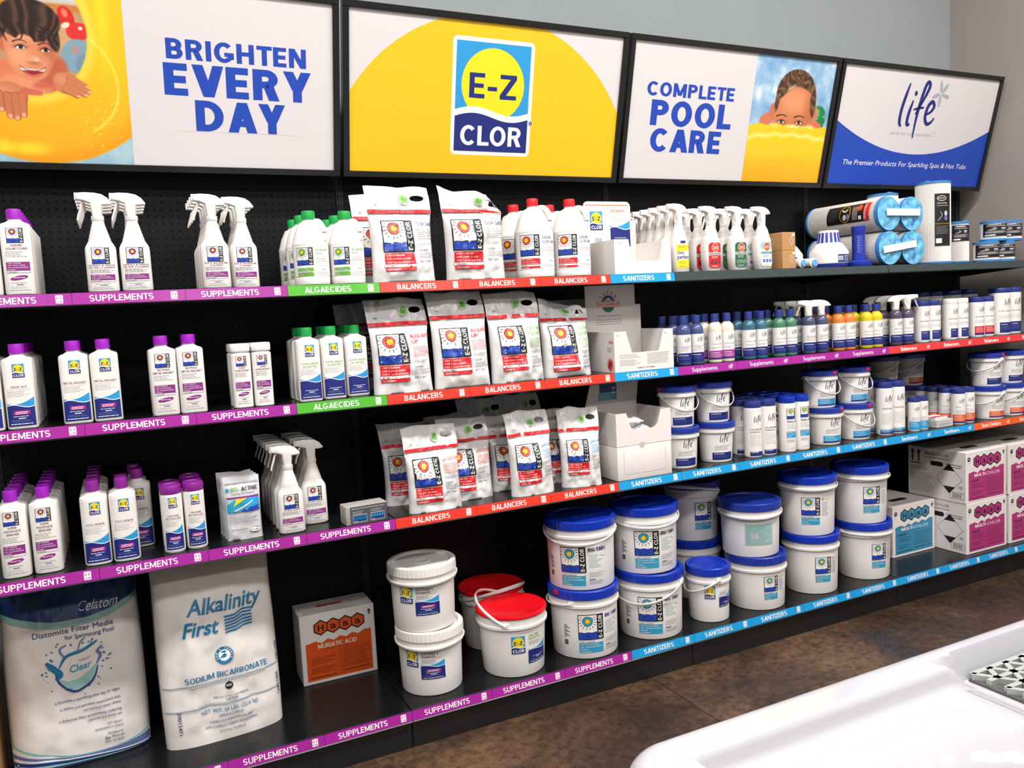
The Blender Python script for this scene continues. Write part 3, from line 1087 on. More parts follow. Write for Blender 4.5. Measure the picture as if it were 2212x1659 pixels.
    for a, b in (((.150, .225), (.152, .182)), ((.172, .222), (.173, .163)), ((.193, .222), (.192, .158)), ((.213, .226), (.210, .168))):
        p.cap(a, b, .0118, .0098, dk)
        p.cap((a[0] - .001, a[1]), (b[0] - .001, b[1] + .001), .0104, .0086, (206, 122, 84))
        p.ell(b[0], b[1] - .002, .006, .007, lt, 0, .002)
    p.cap((.222, .238), (.262, .234), .011, .007, (214, 108, 84))
    return p.c
def pic_boy_float(X, Z):
    p = Pic(X, Z, (150, 190, 222))
    n = p.fbm(26, 11, 5)
    p.mix(np.clip(n * 1.3, 0, 1), (222, 236, 244))
    p.mix(np.clip(-n * 1.2 - .1, 0, 1), (112, 160, 204))
    p.ell(1.12, .325, .052, .06, (30, 128, 72), 0, .004)
    p.mix(sm(p.ed(1.12, .325, .05, .058), .003) * (p.fbm(90, 3, 3) > .25) * .7, (120, 200, 140))
    p.ell(1.085, .345, .012, .03, (226, 120, 130), 0, .004)
    # shoulders and arms
    p.cap((.79, .30), (.85, .335), .03, .02, (214, 120, 90), .004)
    p.cap((1.13, .28), (1.08, .31), .025, .018, (214, 120, 90), .004)
    # head
    p.ell(.832, .345, .02, .036, (204, 118, 82), 0, .003)
    p.ell(1.096, .345, .02, .036, (214, 130, 96), 0, .003)
    p.ell(.965, .36, .128, .16, (214, 132, 88), 0, .003)
    p.ell(.955, .395, .08, .05, (232, 156, 112), 0, .03, .8)
    p.ell(1.06, .34, .03, .09, (186, 100, 64), 0, .03, .6)
    hair = sm(p.ed(.962, .425, .122, .112, -.08), .003) * sm(-(Z - (.418 + .055 * np.sin((X - .85) * 9) - .5 * np.abs(X - .95) ** 1.2)), .006)
    hair = np.maximum(hair, sm(p.ed(1.075, .40, .018, .07, .12), .004))
    hair = np.maximum(hair, sm(p.ed(.853, .40, .014, .055, -.1), .004))
    p.mix(hair, (84, 56, 38))
    st = np.sin(120 * (X + .9 * Z) + 9 * p.fbm(30, 7, 4))
    p.mix(hair * np.clip(st, 0, 1) * .5, (176, 132, 96))
    p.mix(hair * np.clip(-st - .2, 0, 1) * .6, (44, 26, 18))
    p.ell(.93, .45, .03, .012, (236, 206, 180), .5, .008, .7, hair)
    for ex in (.893, 1.004):
        p.ell(ex, .298, .036, .016, (186, 104, 70), 0, .010, .8)
        p.ell(ex, .300, .021, .0062, (240, 226, 214), 0, .0015)
        p.ell(ex, .300, .009, .0066, (38, 26, 22), 0, .0015)
        p.line([(ex - .024, .300), (ex, .309), (ex + .024, .300)], .002, .002, (46, 26, 18))
        p.line([(ex - .034, .324), (ex, .332), (ex + .032, .325)], .0038, .002, (74, 42, 28), al=.9)
    p.ell(.85, .285, .035, .012, (232, 150, 116), .1, .004)
    p.ell(1.08, .285, .03, .012, (232, 150, 116), -.1, .004)
    # yellow float in front
    edge = .288 - .10 * (X - .95) ** 2 + .004 * np.sin(X * 60)
    fl = sm(Z - edge, .003)
    p.mix(fl, (252, 205, 34))
    b = np.clip((.20 - Z) / .17, 0, 1)
    p.mix(fl * b * .8, (240, 166, 30))
    p.mix(fl * np.exp(-((Z - edge + .045 + .2 * (X - .95) ** 2) / .010) ** 2) * .75, (255, 238, 150))
    p.mix(fl * np.exp(-((Z - .165) / .02) ** 2) * .4, (255, 214, 60))
    rs = np.random.RandomState(4)
    for k in range(40):
        p.ell(rs.uniform(.82, 1.10), .283 + rs.uniform(-.006, .004), rs.uniform(.002, .005), .003, (255, 246, 214), 0, .0015, .9)
    return p.c

TILT = math.atan2(.15, .59)
SW, SH, FB = 1.207, 0.609, 0.023
bm = bmesh.new()
for bx in ((0, SW, -.014, .022, 0, FB), (0, SW, -.014, .022, SH - FB, SH), (0, FB, -.014, .022, FB, SH - FB), (SW - FB, SW, -.014, .022, FB, SH - FB)):
    add_box(bm, *bx, bev=.002)
FRAME = from_bm(bm, 'sign_frame', 'frame_black')
BACK = box_mesh('sign_back', 'card_grey', (FB - .004, SW - FB + .004, -.0035, .015, FB - .004, SH - FB + .004))
ARM = box_mesh('sign_arm', 'steel_black', (-.012, .012, .022, .105, -.02, .02), (-.012, .012, .022, .035, -.02, .28), bev=.001)
def sign(k, label, art, photo=None):
    t = thing('sign_panel', label, 'sign', (BW * k + .006, .40, 2.035), 0, 'black framed signs above the shelves')
    t.rotation_euler = (TILT, 0, 0)
    part('frame', FRAME, t)
    b = part('backing_board', BACK, t)
    part('printed_face', art.mesh('sign_print', lambda x, z, o: Vector((x - .006, -.0036 - o, z)), base=.0004, step=.0003), b)
    if photo:
        part('printed_photo', photo, b, (-.006, -.0046, 0))
    for x in (.09, SW - .09):
        part('mounting_arm', ARM, t, (x, 0, .06))
PX0, PX1, PZ0, PZ1 = FB + .006, SW - FB + .006, FB, SH - FB
def blank():
    a = Art()
    a.rect(PX0, PZ0, PX1, PZ1, 'signwhite', 0)
    return a
a = blank()
a.text('BRIGHTEN', .866, .367, .063, 'signblue', 1, .045, w=.458)
a.text('EVERY', .868, .253, .101, 'signblue', 1, .055, w=.486)
a.text('DAY', .868, .141, .100, 'signblue', 1, .055, w=.300)
a.rect(.66, .1385, 1.07, .1392, 'lgrey', 1)
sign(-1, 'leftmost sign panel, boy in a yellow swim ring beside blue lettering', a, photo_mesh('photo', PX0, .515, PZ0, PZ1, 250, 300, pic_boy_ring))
a = blank()
c0, r0 = -.061, .681
top = [(PX0 + (PX1 - PX0) * i / 48, min(PZ1, c0 + math.sqrt(max(0, r0 ** 2 - (PX0 + (PX1 - PX0) * i / 48 - .605) ** 2)))) for i in range(49)]
a.poly([(PX0, PZ0), (PX1, PZ0)] + list(reversed(top)), 'gold', 1)
logo_new(a, .446, .111, .318, 2, True)
a.ell(.777, .228, .009, .009, 'white', 8, 16)
a.ell(.777, .228, .0072, .0072, 'navy', 9, 16)
a.text('R', .777, .2245, .007, 'white', 10, .02)
sign(0, 'sign panel with big yellow disc and blue logo block, second from left', a)
a = blank()
a.text('COMPLETE', .352, .372, .057, 'signblue', 1, .045, w=.478)
a.text('POOL', .368, .250, .106, 'signblue', 1, .055, w=.448)
a.text('CARE', .350, .140, .098, 'signblue', 1, .055, w=.390)
a.rect(.14, .1375, .60, .1382, 'lgrey', 1)
sign(1, 'sign panel with blue lettering and a boy peeking over a yellow float', a, photo_mesh('photo2', .700, PX1, PZ0, PZ1, 200, 230, pic_boy_float))
a = blank()
cv = [(PX0 + (PX1 - PX0) * i / 30) for i in range(31)]
cv = [(x, .182 + .138 * abs((x - .617) / .57) ** 2.0) for x in cv]
a.poly([(PX0, PZ0), (PX1, PZ0)] + list(reversed(cv)), 'signblue', 1)
a.text('The Premier Products For Sparkling Spas & Hot Tubs', .59, .118, .026, 'white', 2, .016, w=.945, shear=.2)
logo_life(a, .470, .318, .245, 'navy', 'lifegrey', 1, .085)
a.text('spa & hot tub', .50, .275, .019, 'lifegrey', 1, .004, w=.165, shear=.2)
a.text('essentials', .665, .275, .019, 'lifegrey', 1, .004, w=.115, shear=.2)
for q in ((.745, .288, .011), (.757, .305, .006)):
    a.ell(q[0], q[1], q[2], q[2], 'lifegrey', 1, 14)
    a.ell(q[0], q[1], q[2] * .7, q[2] * .7, 'white', 2, 14)
sign(2, 'rightmost sign panel with handwritten word over a blue curve', a)
# ------------------------------------------------------------------ label art shared by the goods
def steps_block(a, x, y, w, h, ink, hi=None, l=1, txt=True):
    """coloured panel with five short lines, one of them in a white pill; (x, y) is its lower left"""
    names = ['STEP 1 SANITIZE', 'STEP 2 SHOCK-OXIDIZE', 'STEP 3 ALGAE PREVENTION', 'BALANCE', 'SUPPLEMENT']
    a.rect(x, y, x + w, y + h, ink, l)
    n = len(names)
    for i, s in enumerate(names):
        yy = y + h * (1 - (i + .80) / n)
        cap = h / n * .46
        if hi == i:
            a.rrect(x - .03 * w, y + h * (1 - (i + 1) / n) + .005 * h, x + w, y + h * (1 - i / n) - .01 * h, h / n * .42, 'black', l + 1, 3)
            a.rrect(x - .022 * w, y + h * (1 - (i + 1) / n) + .018 * h, x + w * .992, y + h * (1 - i / n) - .022 * h, h / n * .38, 'white', l + 2, 3)
        a.text(s, x + .05 * w, yy, cap, 'black' if hi == i else 'white', l + 3, .012, al='L', w=w * (.035 * len(s) + .06))
def wave_block(a, x, y, w, h, l=1, pink=True, lines_=6):
    """white, sky and navy wave at the foot of the newer labels"""
    n = 14
    f = lambda u, k, s: y + h * (k + s * math.sin(u * 2 * PI * .85 + .4) )
    sk = [(x + w * i / n, f(i / n, .86 + .13 * i / n, .055 * (1 - .2 * i / n))) for i in range(n + 1)]
    sk = [(x + w * i / n, y + h * (.80 - .02 * math.sin(i / n * PI) * 3 + .20 * (i / n) ** 2)) for i in range(n + 1)]
    a.poly([(x, y + .6 * h), (x + w, y + .6 * h)] + list(reversed(sk)), 'sky', l)
    wl = [(x + w * i / n, y + h * (.69 + .05 * math.sin(i / n * 2 * PI * .9 + .35))) for i in range(n + 1)]
    a.poly([(x, y + .3 * h), (x + w, y + .3 * h)] + [(p[0], p[1] + .03 * h) for p in reversed(wl)], 'white', l + 1)
    a.poly([(x, y), (x + w, y)] + list(reversed(wl)), 'navy', l + 2)
    if pink:
        a.rrect(x + .22 * w, y + .40 * h, x + .82 * w, y + .54 * h, .02 * h, 'pink', l + 3)
        a.greek(x + .30 * w, y + .475 * h, .46 * w, 1, .05 * h, 'white', l + 4, .028 * h, .1)
        a.greek(x + .27 * w, y + .425 * h, .5 * w, 1, .05 * h, 'white', l + 4, .022 * h, .1)
    a.greek(x + .2 * w, y + .33 * h, .62 * w, 1, .05 * h, 'white', l + 3, .018 * h, .05)
    a.rect(x + .38 * w, y + .255 * h, x + .64 * w, y + .285 * h, 'white', l + 3)
    a.greek(x + .12 * w, y + .20 * h, .75 * w, 2, .05 * h, 'lavender', l + 3, .016 * h, .15)
    a.greek(x + .08 * w, y + .06 * h, .82 * w, 1, .05 * h, 'white', l + 3, .026 * h, .05)
def label_new(title, w, z0, z1, tint='plum', lw=None, pink=True):
    """newer label: logo, title, small print, wave foot; spans z0..z1, width w"""
    a = Art()
    H = z1 - z0
    lw = lw or .44 * w
    a.rect(-.5 * w, z0, .5 * w, z1, 'plastic_white', 0)
    logo_new(a, -.42 * lw, z1 - 1.27 * lw - .02 * H, lw, 1)
    T = title.split('\n')
    zt = z0 + .60 * H if len(T) == 1 else z0 + .62 * H
    for i, s in enumerate(T):
        a.text(s, 0, zt - i * .052 * H, .034 * H, tint, 1, .010, w=min(.92 * w, (.074 * len(s)) * w))
    zb = zt - (len(T) - 1) * .052 * H - .028 * H
    a.rect(-.45 * w, zb, .45 * w, zb + .0006, 'grey', 1)
    a.greek(-.43 * w, zb - .03 * H, .86 * w, 4, .024 * H, 'grey', 1, .0012)
    wave_block(a, -.5 * w, z0, w, .45 * H, 1, pink)
    return a
def label_old(title, w, z0, z1, blob='purple', ink='purple', tint='plum', hi=4, oval=True):
    """older label: framed sun, title, small print, coloured steps panel, oval flash"""
    a = Art()
    H = z1 - z0
    lw = .62 * w
    sunlogo(a, -.5 * lw - .02 * w, z1 - lw - .01 * H, lw, blob)
    T = title.split('\n')
    z = z1 - lw - .065 * H
    for i, s in enumerate(T):
        a.text(s, 0, z - i * .052 * H, .034 * H, tint, 1, .012, w=min(.94 * w, .073 * len(s) * w))
    z -= (len(T) - 1) * .052 * H + .035 * H
    a.greek(-.43 * w, z, .85 * w, 4, .024 * H, 'grey', 1, .0011)
    zs = z0 + (.30 if oval else .2) * H
    steps_block(a, -.44 * w, zs, .88 * w, .17 * H, ink, hi)
    if oval:
        a.ell(0, z0 + .225 * H, .34 * w, .033 * H, ink, 1, 24, .17)
        a.greek(-.22 * w, z0 + .222 * H, .44 * w, 1, .01, 'white', 2, .0018, .1)
    a.greek(-.30 * w, z0 + .145 * H, .62 * w, 1, .02, 'grey', 1, .0011, .1)
    a.rect(-.12 * w, z0 + .112 * H, .14 * w, z0 + .125 * H, 'lavender', 1)
    a.greek(-.34 * w, z0 + .085 * H, .7 * w, 2, .02 * H, 'lgrey', 1, .001, .2)
    a.greek(-.38 * w, z0 + .03 * H, .8 * w, 1, .02, 'grey', 1, .0014, .1)
    return a

# ------------------------------------------------------------------ bottles
def ribbed_cap(name, m, r, z0, z1, N=48, d=.0007):
    return lathe(name, m, [(r * .98, z0), (r, z0 + .001), (r, z1 - .003), (r * .95, z1 - .0008), (r * .86, z1)], N, ribs=((1, 2), d, 1), angle=50)
def oblong(hw, hd, zs, H, neck=.0165, n=4.5, mname='plastic_white'):
    """flat sided bottle: foot, straight body to zs, shoulder, neck to H"""
    return loft('bottle_body', mname, [(0, hw * .9, hd * .86, n), (.0022, hw * .97, hd * .96, n), (.006, hw, hd, n), (zs - .002, hw, hd, n), (zs + .003, hw * .975, hd * .97, n), (zs + .0065, hw * .86, hd * .86, n * .8),
                                      (zs + .010, hw * .62, hd * .72, 2.6), (zs + .0125, neck * 1.25, neck * 1.2, 2.1), (zs + .015, neck, neck, 2), (H, neck, neck, 2)], 40)
QHW, QHD, QN = .0385, .0265, 4.5
Q_BODY = oblong(QHW, QHD, .196, .232)
Q_BODY_R = oblong(.0375, .030, .202, .240, n=3.0)
def quart(art, capm, round_=False):
    if round_:
        me = art.mesh('label', on_super(.0375, .030, 3.0), lines(-.036, .036, .004))
        return [('body', Q_BODY_R), ('cap', ribbed_cap('cap', capm, .0185, .222, .253)), ('label', me)]
    me = art.mesh('label', on_super(QHW, QHD, QN), lines(-.036, .036, .004))
    return [('body', Q_BODY), ('cap', ribbed_cap('cap', capm, .0195, .215, .243)), ('label', me)]
def trigger_head(m, z, L=.052, tall=.066, flip=1, wd=.0135):
    """trigger sprayer: shroud with nozzle to -X, collar below, lever in front"""
    k = tall / .062
    P = [(-L, .062), (-L, .0440), (-.034, .041), (-.017, .035), (-.014, .0), (.013, .0), (.0145, .030), (.022, .029), (.040, .031), (.041, .036), (.030, .050), (.016, .059), (-.004, .063), (-.03, .064)]
    P = [(flip * x, z + y * k) for x, y in P]
    bm = bmesh.new()
    prism(bm, P, -wd, wd, bev=.0035)
    head = from_bm(bm, 'sprayer_head', m, 50)
    tr = crom([(-.027, .043), (-.038, .034), (-.043, .018), (-.050, .0), (-.053, -.012)], 4)
    bm = bmesh.new()
    sweep(bm, [(flip * x, 0, z + y * k) for x, y in tr], .0042, .0075, 8, up=Vector((0, 1, 0)), taper=lambda t: 1 - .35 * t)
    bmesh.ops.recalc_face_normals(bm, faces=bm.faces)
    lever = from_bm(bm, 'trigger', m, 50)
    noz = box_mesh('nozzle', m, (min(-flip * (L + .004), -flip * (L - .004)), max(-flip * (L + .004), -flip * (L - .004)), -.0085, .0085, z + .0430 * k, z + .063 * k), bev=.001)
    return [('sprayer_head', head), ('trigger', lever), ('nozzle', noz)]
def spray_body():
    hw, hd = .0425, .0285
    S = [(0, hw * .9, hd * .88, 3.6), (.003, hw * .97, hd * .96, 3.6), (.007, hw, hd, 3.6), (.122, hw * .985, hd, 3.6), (.132, hw * .96, hd * .98, 3.2), (.141, hw * .86, hd * .95, 2.7)]
    for i in range(13):
        t = i / 12
        k = .0008 if i % 2 else 0
        w = hw * (.76 - .40 * t) - k
        S.append((.148 + .062 * t, max(w, .0152), max(min(w, hd * .93), .0152), 2.2))
    S.append((.2145, .0145, .0145, 2))
    return loft('spray_body', 'plastic_white', S, 40, angle=60)
SPRAY_BODY = spray_body()
def collar(m, r, z0, z1):
    return lathe('collar', m, [(r, z0), (r * 1.05, z0 + .001), (r * 1.05, z1 - .001), (r * .9, z1)], 36, ribs=((1, 2), .0006, 1), angle=60)
def spray(art):
    me = art.mesh('label', on_super(.0423, .0285, 3.6), lines(-.036, .036, .004))
    return [('body', SPRAY_BODY), ('label', me), ('collar', collar('cap_white', .0165, .211, .226))] + trigger_head('cap_white', .225)
def jug(D, H, zsh, art, capm, handle=True):
    """round handled jug: straight body with foot groove, long conical shoulder, screw cap"""
    R = D / 2
    nk = .0185
    prof = [(R * .93, 0), (R * .985, .003), (R, .008), (R, .030), (R * .985, .032), (R * .985, .034), (R, .036), (R, zsh - .004), (R * 1.01, zsh), (R * .985, zsh + .004), (R * .94, zsh + .014), (R * .80, zsh + (H - zsh) * .38),
            (R * .56, zsh + (H - zsh) * .64), (nk * 1.25, H - .036), (nk, H - .030), (nk, H - .010)]
    kind = [('body', lathe('jug_body', 'plastic_white', prof, 48)), ('cap', ribbed_cap('cap', capm, .0222, H - .028, H))]
    pts = crom([(nk * .7, H - .040), (R * .62, H - .037), (R * .93, H - .062), (R * .99, zsh + .035), (R * .90, zsh + .012)], 5)
    bm = bmesh.new()
    sweep(bm, [(x * .86, -x * .45, z) for x, z in pts], .0085, .0105, 10)
    bmesh.ops.recalc_face_normals(bm, faces=bm.faces)
    kind.append(('handle', from_bm(bm, 'handle', 'plastic_white', 60)))
    kind.append(('label', art.mesh('label', on_cyl(lambda z: R), lines(-R * 1.4, R * 1.4, R * PI / 24), base=.0008)))
    return kind
def jug_label(D, zsh, title, blob, ink, tint, hi=2):
    a = Art()
    R = D / 2
    H = zsh - .036
    x0 = -.62 * D
    a.rect(x0, .030, .72 * D, zsh - .008, 'white', 0)
    lw = .56 * H
    x = -.44 * D
    sunlogo(a, x, zsh - .012 - lw - .02 * H, lw, blob)
    steps_block(a, x, zsh - .018 - 1.02 * lw - .31 * H, lw * 1.0, .27 * H, ink, hi)
    x += lw * 1.16
    for i, s in enumerate(title.split('\n')):
        a.text(s, x, zsh - .012 - .13 * H - i * .115 * H, .072 * H, tint, 1, .012, al='L', w=(.012 + .052 * len(s)) * lw * 1.75)
    a.greek(x, zsh - .012 - .37 * H, lw * 1.0, 4, .035 * H, 'grey', 1, .0012)
    a.greek(x, zsh - .012 - .55 * H, lw * 1.0, 3, .035 * H, 'lgrey', 1, .0012)
    a.text('CAUTION', x + lw * .3, zsh - .012 - .75 * H, .034 * H, 'lavender', 1, .012, al='L')
    a.greek(x, zsh - .012 - .84 * H, lw * .95, 2, .04 * H, 'grey', 1, .0012)
    return a

# ------------------------------------------------------------------ film bags and sacks
class Bag:
    """a filled pillow bag; front(x, z) gives the front sheet, so that print lies on it"""
    def __init__(s, w, h, t, seed, fill=.70, lean=.0, wav=.012, curl=.03, wr=1.5, pinch=.06, twist=0.0, dent=None, fall=0.0):
        s.lift = .0030
        s.w, s.h, s.t, s.seed, s.fill, s.lean, s.wav, s.curl, s.wr, s.pinch, s.twist, s.dent, s.fall = w, h, t, seed, fill, lean, wav, curl, wr, pinch, twist, dent, fall
    def hw(s, v):
        b = max(0.0, 1 - ((v - .36) / .40) ** 2)
        return s.w / 2 * (1 - s.pinch * b)
    def thick(s, u, v):
        e = max(0.0, 1 - abs(u) ** 3.2) ** .55
        lo = min(1.0, .80 + v / .12 * .20) if v < .12 else 1.0
        k = min(1.0, max(0.0, (s.fill - v) / (.42 * s.fill)))
        hi = .02 + .98 * (math.sin(k * PI / 2) ** .8)
        return s.t / 2 * e * lo * hi
    def mid(s, u, v):
        q = max(0.0, v - s.fill)
        y = s.lean * v + s.curl * (q / max(.05, 1 - s.fill)) ** 2
        y += s.wav * math.sin(u * 3.1 + s.seed) * (q / max(.05, 1 - s.fill)) + s.twist * u * v
        return y
    def pt(s, u, v, side):
        x = u * s.hw(v)
        z = v * s.h
        q = max(0.0, v - s.fill) / max(.05, 1 - s.fill)
        z += s.h * .035 * q * noise.noise(Vector((u * 1.3, s.seed * 3.7, 0)))
        z -= s.fall * q * (u * .5 + .5) ** 2
        if v < .05:
            z += 0
        n = noise.noise(Vector((u * 2.1 + s.seed, v * 3.0, s.seed * 1.7 + side))) * .010 + noise.noise(Vector((u * 4.5 + 7 * s.seed, v * 7.5, side * 5.0))) * .0055
        n += noise.noise(Vector((u * 9 + v * 6, v * 14 - u * 5 + s.seed, side * 3.0))) * .0022
        n *= s.wr * min(1.0, v / .08) * max(.25, 1 - abs(u) ** 4)
        y = s.mid(u, v) + side * s.thick(u, v) + n * (1 if side < 0 else .6)
        if s.dent and side < 0:
            y += s.dent[3] * math.exp(-((u - s.dent[0]) / s.dent[2]) ** 2 - ((v - s.dent[1]) / s.dent[2]) ** 2)
        return Vector((x, y, z))
    def front(s, x, z, o):
        v = min(1.0, max(0.0, z / s.h))
        u = max(-1.0, min(1.0, x / s.hw(v)))
        p = s.pt(u, v, -1)
        p.y -= o + s.lift + .004 * math.exp(-((v - s.fill) / .06) ** 2)
        return p
    def mesh(s, m, nx=34, nz=48, hole=None):
        bm = bmesh.new()
        G = {}
        us = [-1 + 2 * i / nx for i in range(nx + 1)]
        us = [math.copysign(abs(u) ** .85, u) for u in us]
        vs = [j / nz for j in range(nz + 1)]
        for side in (-1, 1):
            for j, v in enumerate(vs):
                for i, u in enumerate(us):
                    p = s.pt(u, v, side)
                    if abs(u) > .999 and side > 0:
                        G[side, i, j] = G[-1, i, j]
                        continue
                    G[side, i, j] = bm.verts.new(p)
        inh = lambda x, z: hole and ((x - hole[0]) / hole[2]) ** 2 + ((z - hole[1]) / hole[3]) ** 2 < 1
        for side in (-1, 1):
            for j in range(nz):
                for i in range(nx):
                    q = [G[side, i, j], G[side, i + 1, j], G[side, i + 1, j + 1], G[side, i, j + 1]]
                    if hole and inh(sum(x.co.x for x in q) / 4, (vs[j] + vs[j + 1]) / 2 * s.h):
                        continue
                    if side > 0:
                        q.reverse()
                    try:
                        bm.faces.new(q)
                    except ValueError:
                        pass
        if hole:
            bm.edges.ensure_lookup_table()
            bm.normal_update()
            rim = {v for e in bm.edges if len(e.link_faces) == 1 for v in e.verts if abs(v.co.x - hole[0]) < hole[2] * 1.6 and abs(v.co.z - hole[1]) < hole[3] * 2.4 and v.co.z < .97 * s.h}
            for v in rim:
                dx, dz = (v.co.x - hole[0]) / hole[2], (v.co.z - hole[1]) / hole[3]
                k = 1 / max(.2, math.hypot(dx, dz))
                v.co.x, v.co.z = hole[0] + dx * k * hole[2], hole[1] + dz * k * hole[3]
        for j, rev in ((0, False), (nz, True)):
            for i in range(nx):
                q = [G[1, i, j], G[1, i + 1, j], G[-1, i + 1, j], G[-1, i, j]]
                q = list(dict.fromkeys(q))
                if rev:
                    q.reverse()
                if len(q) > 2:
                    try:
                        bm.faces.new(q)
                    except ValueError:
                        pass
        return from_bm(bm, 'bag', m, 80)
    def print_(s, a, d=.008):
        return a.mesh('print', s.front, lines(-s.w / 2, s.w / 2, d), lines(0, s.h, d), base=.0004)
def bag_art(w, h, title, tint, stripe=.715, logo=True, green=True, wt='NET WT', lx=-.40, lz=.47, ls=.46):
    """printed film bag: red stripe, framed sun, red steps panel, title and small print"""
    a = Art()
    zs = stripe * h
    a.rect(-.499 * w, zs, .499 * w, zs + .037 * h, 'red', 1)
    lw = ls * w
    x, z = lx * w, lz * h - .5 * lw
    sunlogo(a, x, z, lw, 'redblob')
    steps_block(a, x, z - .62 * lw, lw * .99, .56 * lw, 'red', 3)
    tx = x + lw * 1.16
    tw = .495 * w - tx
    T = title.split('\n')
    for i, s in enumerate(T):
        a.text(s, tx, z + lw * .84 - i * .19 * lw, .125 * lw, tint, 1, .014, al='L', w=min(tw * .98, .13 * lw * len(s)))
    zz = z + lw * (.84 - .19 * len(T)) + .06 * lw
    a.greek(tx, zz, tw * .92, 6, .062 * lw, tint if tint != 'navy' else 'dgrey', 1, .0016, .3)
    a.greek(tx, zz - .46 * lw, tw * .7, 2, .05 * lw, 'dgrey', 1, .0012)
    a.text('CAUTION', tx, zz - .70 * lw, .055 * lw, 'navy', 1, .014, al='L', w=min(tw * .6, .3 * lw))
    a.greek(tx, zz - .78 * lw, tw * .92, 4, .05 * lw, 'dgrey', 1, .0013)
    a.text(wt, tx, zz - 1.06 * lw, .05 * lw, 'navy', 1, .012, al='L', w=min(tw * .8, .42 * lw))
    if green:
        gx, gz = .10 * w, .86 * h
        for r, m_, l in ((.088, 'white', 1), (.080, 'limeg', 2), (.070, 'white', 3), (.060, 'green', 4)):
            a.ell(gx, gz, r * w, r * w, m_, l, 20)
        a.text('b', gx, gz - .024 * w, .046 * w, 'dgreen', 5, .02)
        for i in range(10):
            u = i / 10
            a.rect(-.40 * w + .26 * w * u, zs + .085 * h, -.40 * w + .26 * w * u + .012 * w, zs + .0865 * h, 'lgrey', 1)
            a.rect(-.14 * w + .1 * w * u, zs + .0865 * h + .17 * h * u, -.14 * w + .1 * w * u + .003 * w, zs + .0865 * h + .17 * h * (u + .05), 'lgrey', 1)
        sx, sz = -.36 * w, zs + .088 * h
        for d in (1, -1):
            a.stroke([(sx - .03 * w, sz + d * .018 * w), (sx, sz), (sx + .03 * w, sz - d * .016 * w)], .005 * w, 'dgrey', 2, 2)
    return a
# ------------------------------------------------------------------ top shelf, left half
z1, z2, z3, z0 = ZD[1], ZD[2], ZD[3], ZD[0]
G_PURP = 'purple-capped bottles in rows'
k_solar = quart(label_old('LIQUID\nSOLAR COVER', .066, .008, .190), 'cap_purple')
row(k_solar, 'bottle', 'white purple-capped bottle', 'left end of top shelf', 'bottle', -1.041, .03 + QHD, z1, 6, .066, G_PURP)
row(k_solar, 'bottle', 'white purple-capped bottle', 'cut off by picture edge, top shelf', 'bottle', -1.122, .03 + QHD, z1, 3, .066, G_PURP)
def spray_label(title):
    a = label_old(title, .074, .006, .131, oval=False)
    return a
k_filt = spray(spray_label('SPRAY & RINSE\nFILTER CLEANER'))
k_tile = spray(spray_label('TILE & WATERLINE\nCLEANER'))
k_scale = spray(spray_label('SCALE AWAY'))
GS = 'white trigger spray bottles'
row(k_filt, 'spray_bottle', 'white spray bottle', 'left row of first spray pair, top shelf', 'spray bottle', -.829, .062, z1, 4, .068, GS)
row(k_filt, 'spray_bottle', 'white spray bottle', 'right row of first spray pair, top shelf', 'spray bottle', -.737, .062, z1, 4, .068, GS)
row(k_tile, 'spray_bottle', 'white spray bottle', 'left row beside green-capped jugs, top shelf', 'spray bottle', -.510, .062, z1, 4, .068, GS)
row(k_tile, 'spray_bottle', 'white spray bottle', 'right row beside green-capped jugs, top shelf', 'spray bottle', -.415, .115, z1, 3, .068, GS)
k_alg = jug(.116, .246, .136, jug_label(.116, .136, 'ALGAECIDE\nPLUS', 'limeg', 'green', 'green'), 'cap_green')
GJ = 'green-capped jugs on the top shelf'
row(k_alg, 'jug', 'white jug with green cap', 'left row on top shelf', 'jug', -.203, .092, z1, 3, .122, GJ, rz=-.2)
row(k_alg, 'jug', 'white jug with green cap', 'right row beside white bag', 'jug', -.082, .092, z1, 3, .122, GJ, rz=-.2)
k_sav = jug(.146, .297, .172, jug_label(.146, .172, 'LIQUID\nCLOR SAVE', 'redblob', 'red', 'navy', 3), 'cap_red')
GR = 'red-capped jugs on the top shelf'
row(k_sav, 'jug', 'large white jug with red cap', 'left row beside folded bag', 'jug', .645, .105, z1, 2, .165, GR, rz=-.38)
row(k_sav, 'jug', 'large white jug with red cap', 'right row beside display carton', 'jug', .806, .105, z1, 2, .165, GR, rz=-.38)
def bag(name, label, title, tint, x, y, z, w, h, t, seed, rz=0.0, hole=True, group='white film bags with a red stripe', **k):
    lk = {q: k.pop(q) for q in ('lx', 'lz', 'ls', 'stripe', 'green') if q in k}
    b = Bag(w, h, t, seed, **k)
    r = thing(name, label, 'bag', (x, y + t / 2, z), rz, group)
    hl = (.31 * w, .875 * h, .11 * w, .034 * h) if hole else None
    s = part('film', b.mesh('film_white', hole=hl), r)
    part('print', b.print_(bag_art(w, h, title, tint, **lk)), s)
    return r
bag('bag', 'large white bag with green seal, leftmost bag on top shelf', 'CLOR SAVE', 'navy', .112, .025, z1, .232, .335, .10, 1.0, lean=.02, lx=-.33)
bag('bag', 'white bag half hidden behind the leftmost bag on top shelf', 'CLOR SAVE', 'navy', .100, .20, z1, .225, .33, .09, 2.0, lean=.01)
bag('bag', 'white bag with folded-over top corner, beside red-capped jugs', 'CLOR SAVE', 'navy', .385, .025, z1, .235, .340, .10, 3.3, lean=.01, wav=.03, fall=.07, lx=-.40)

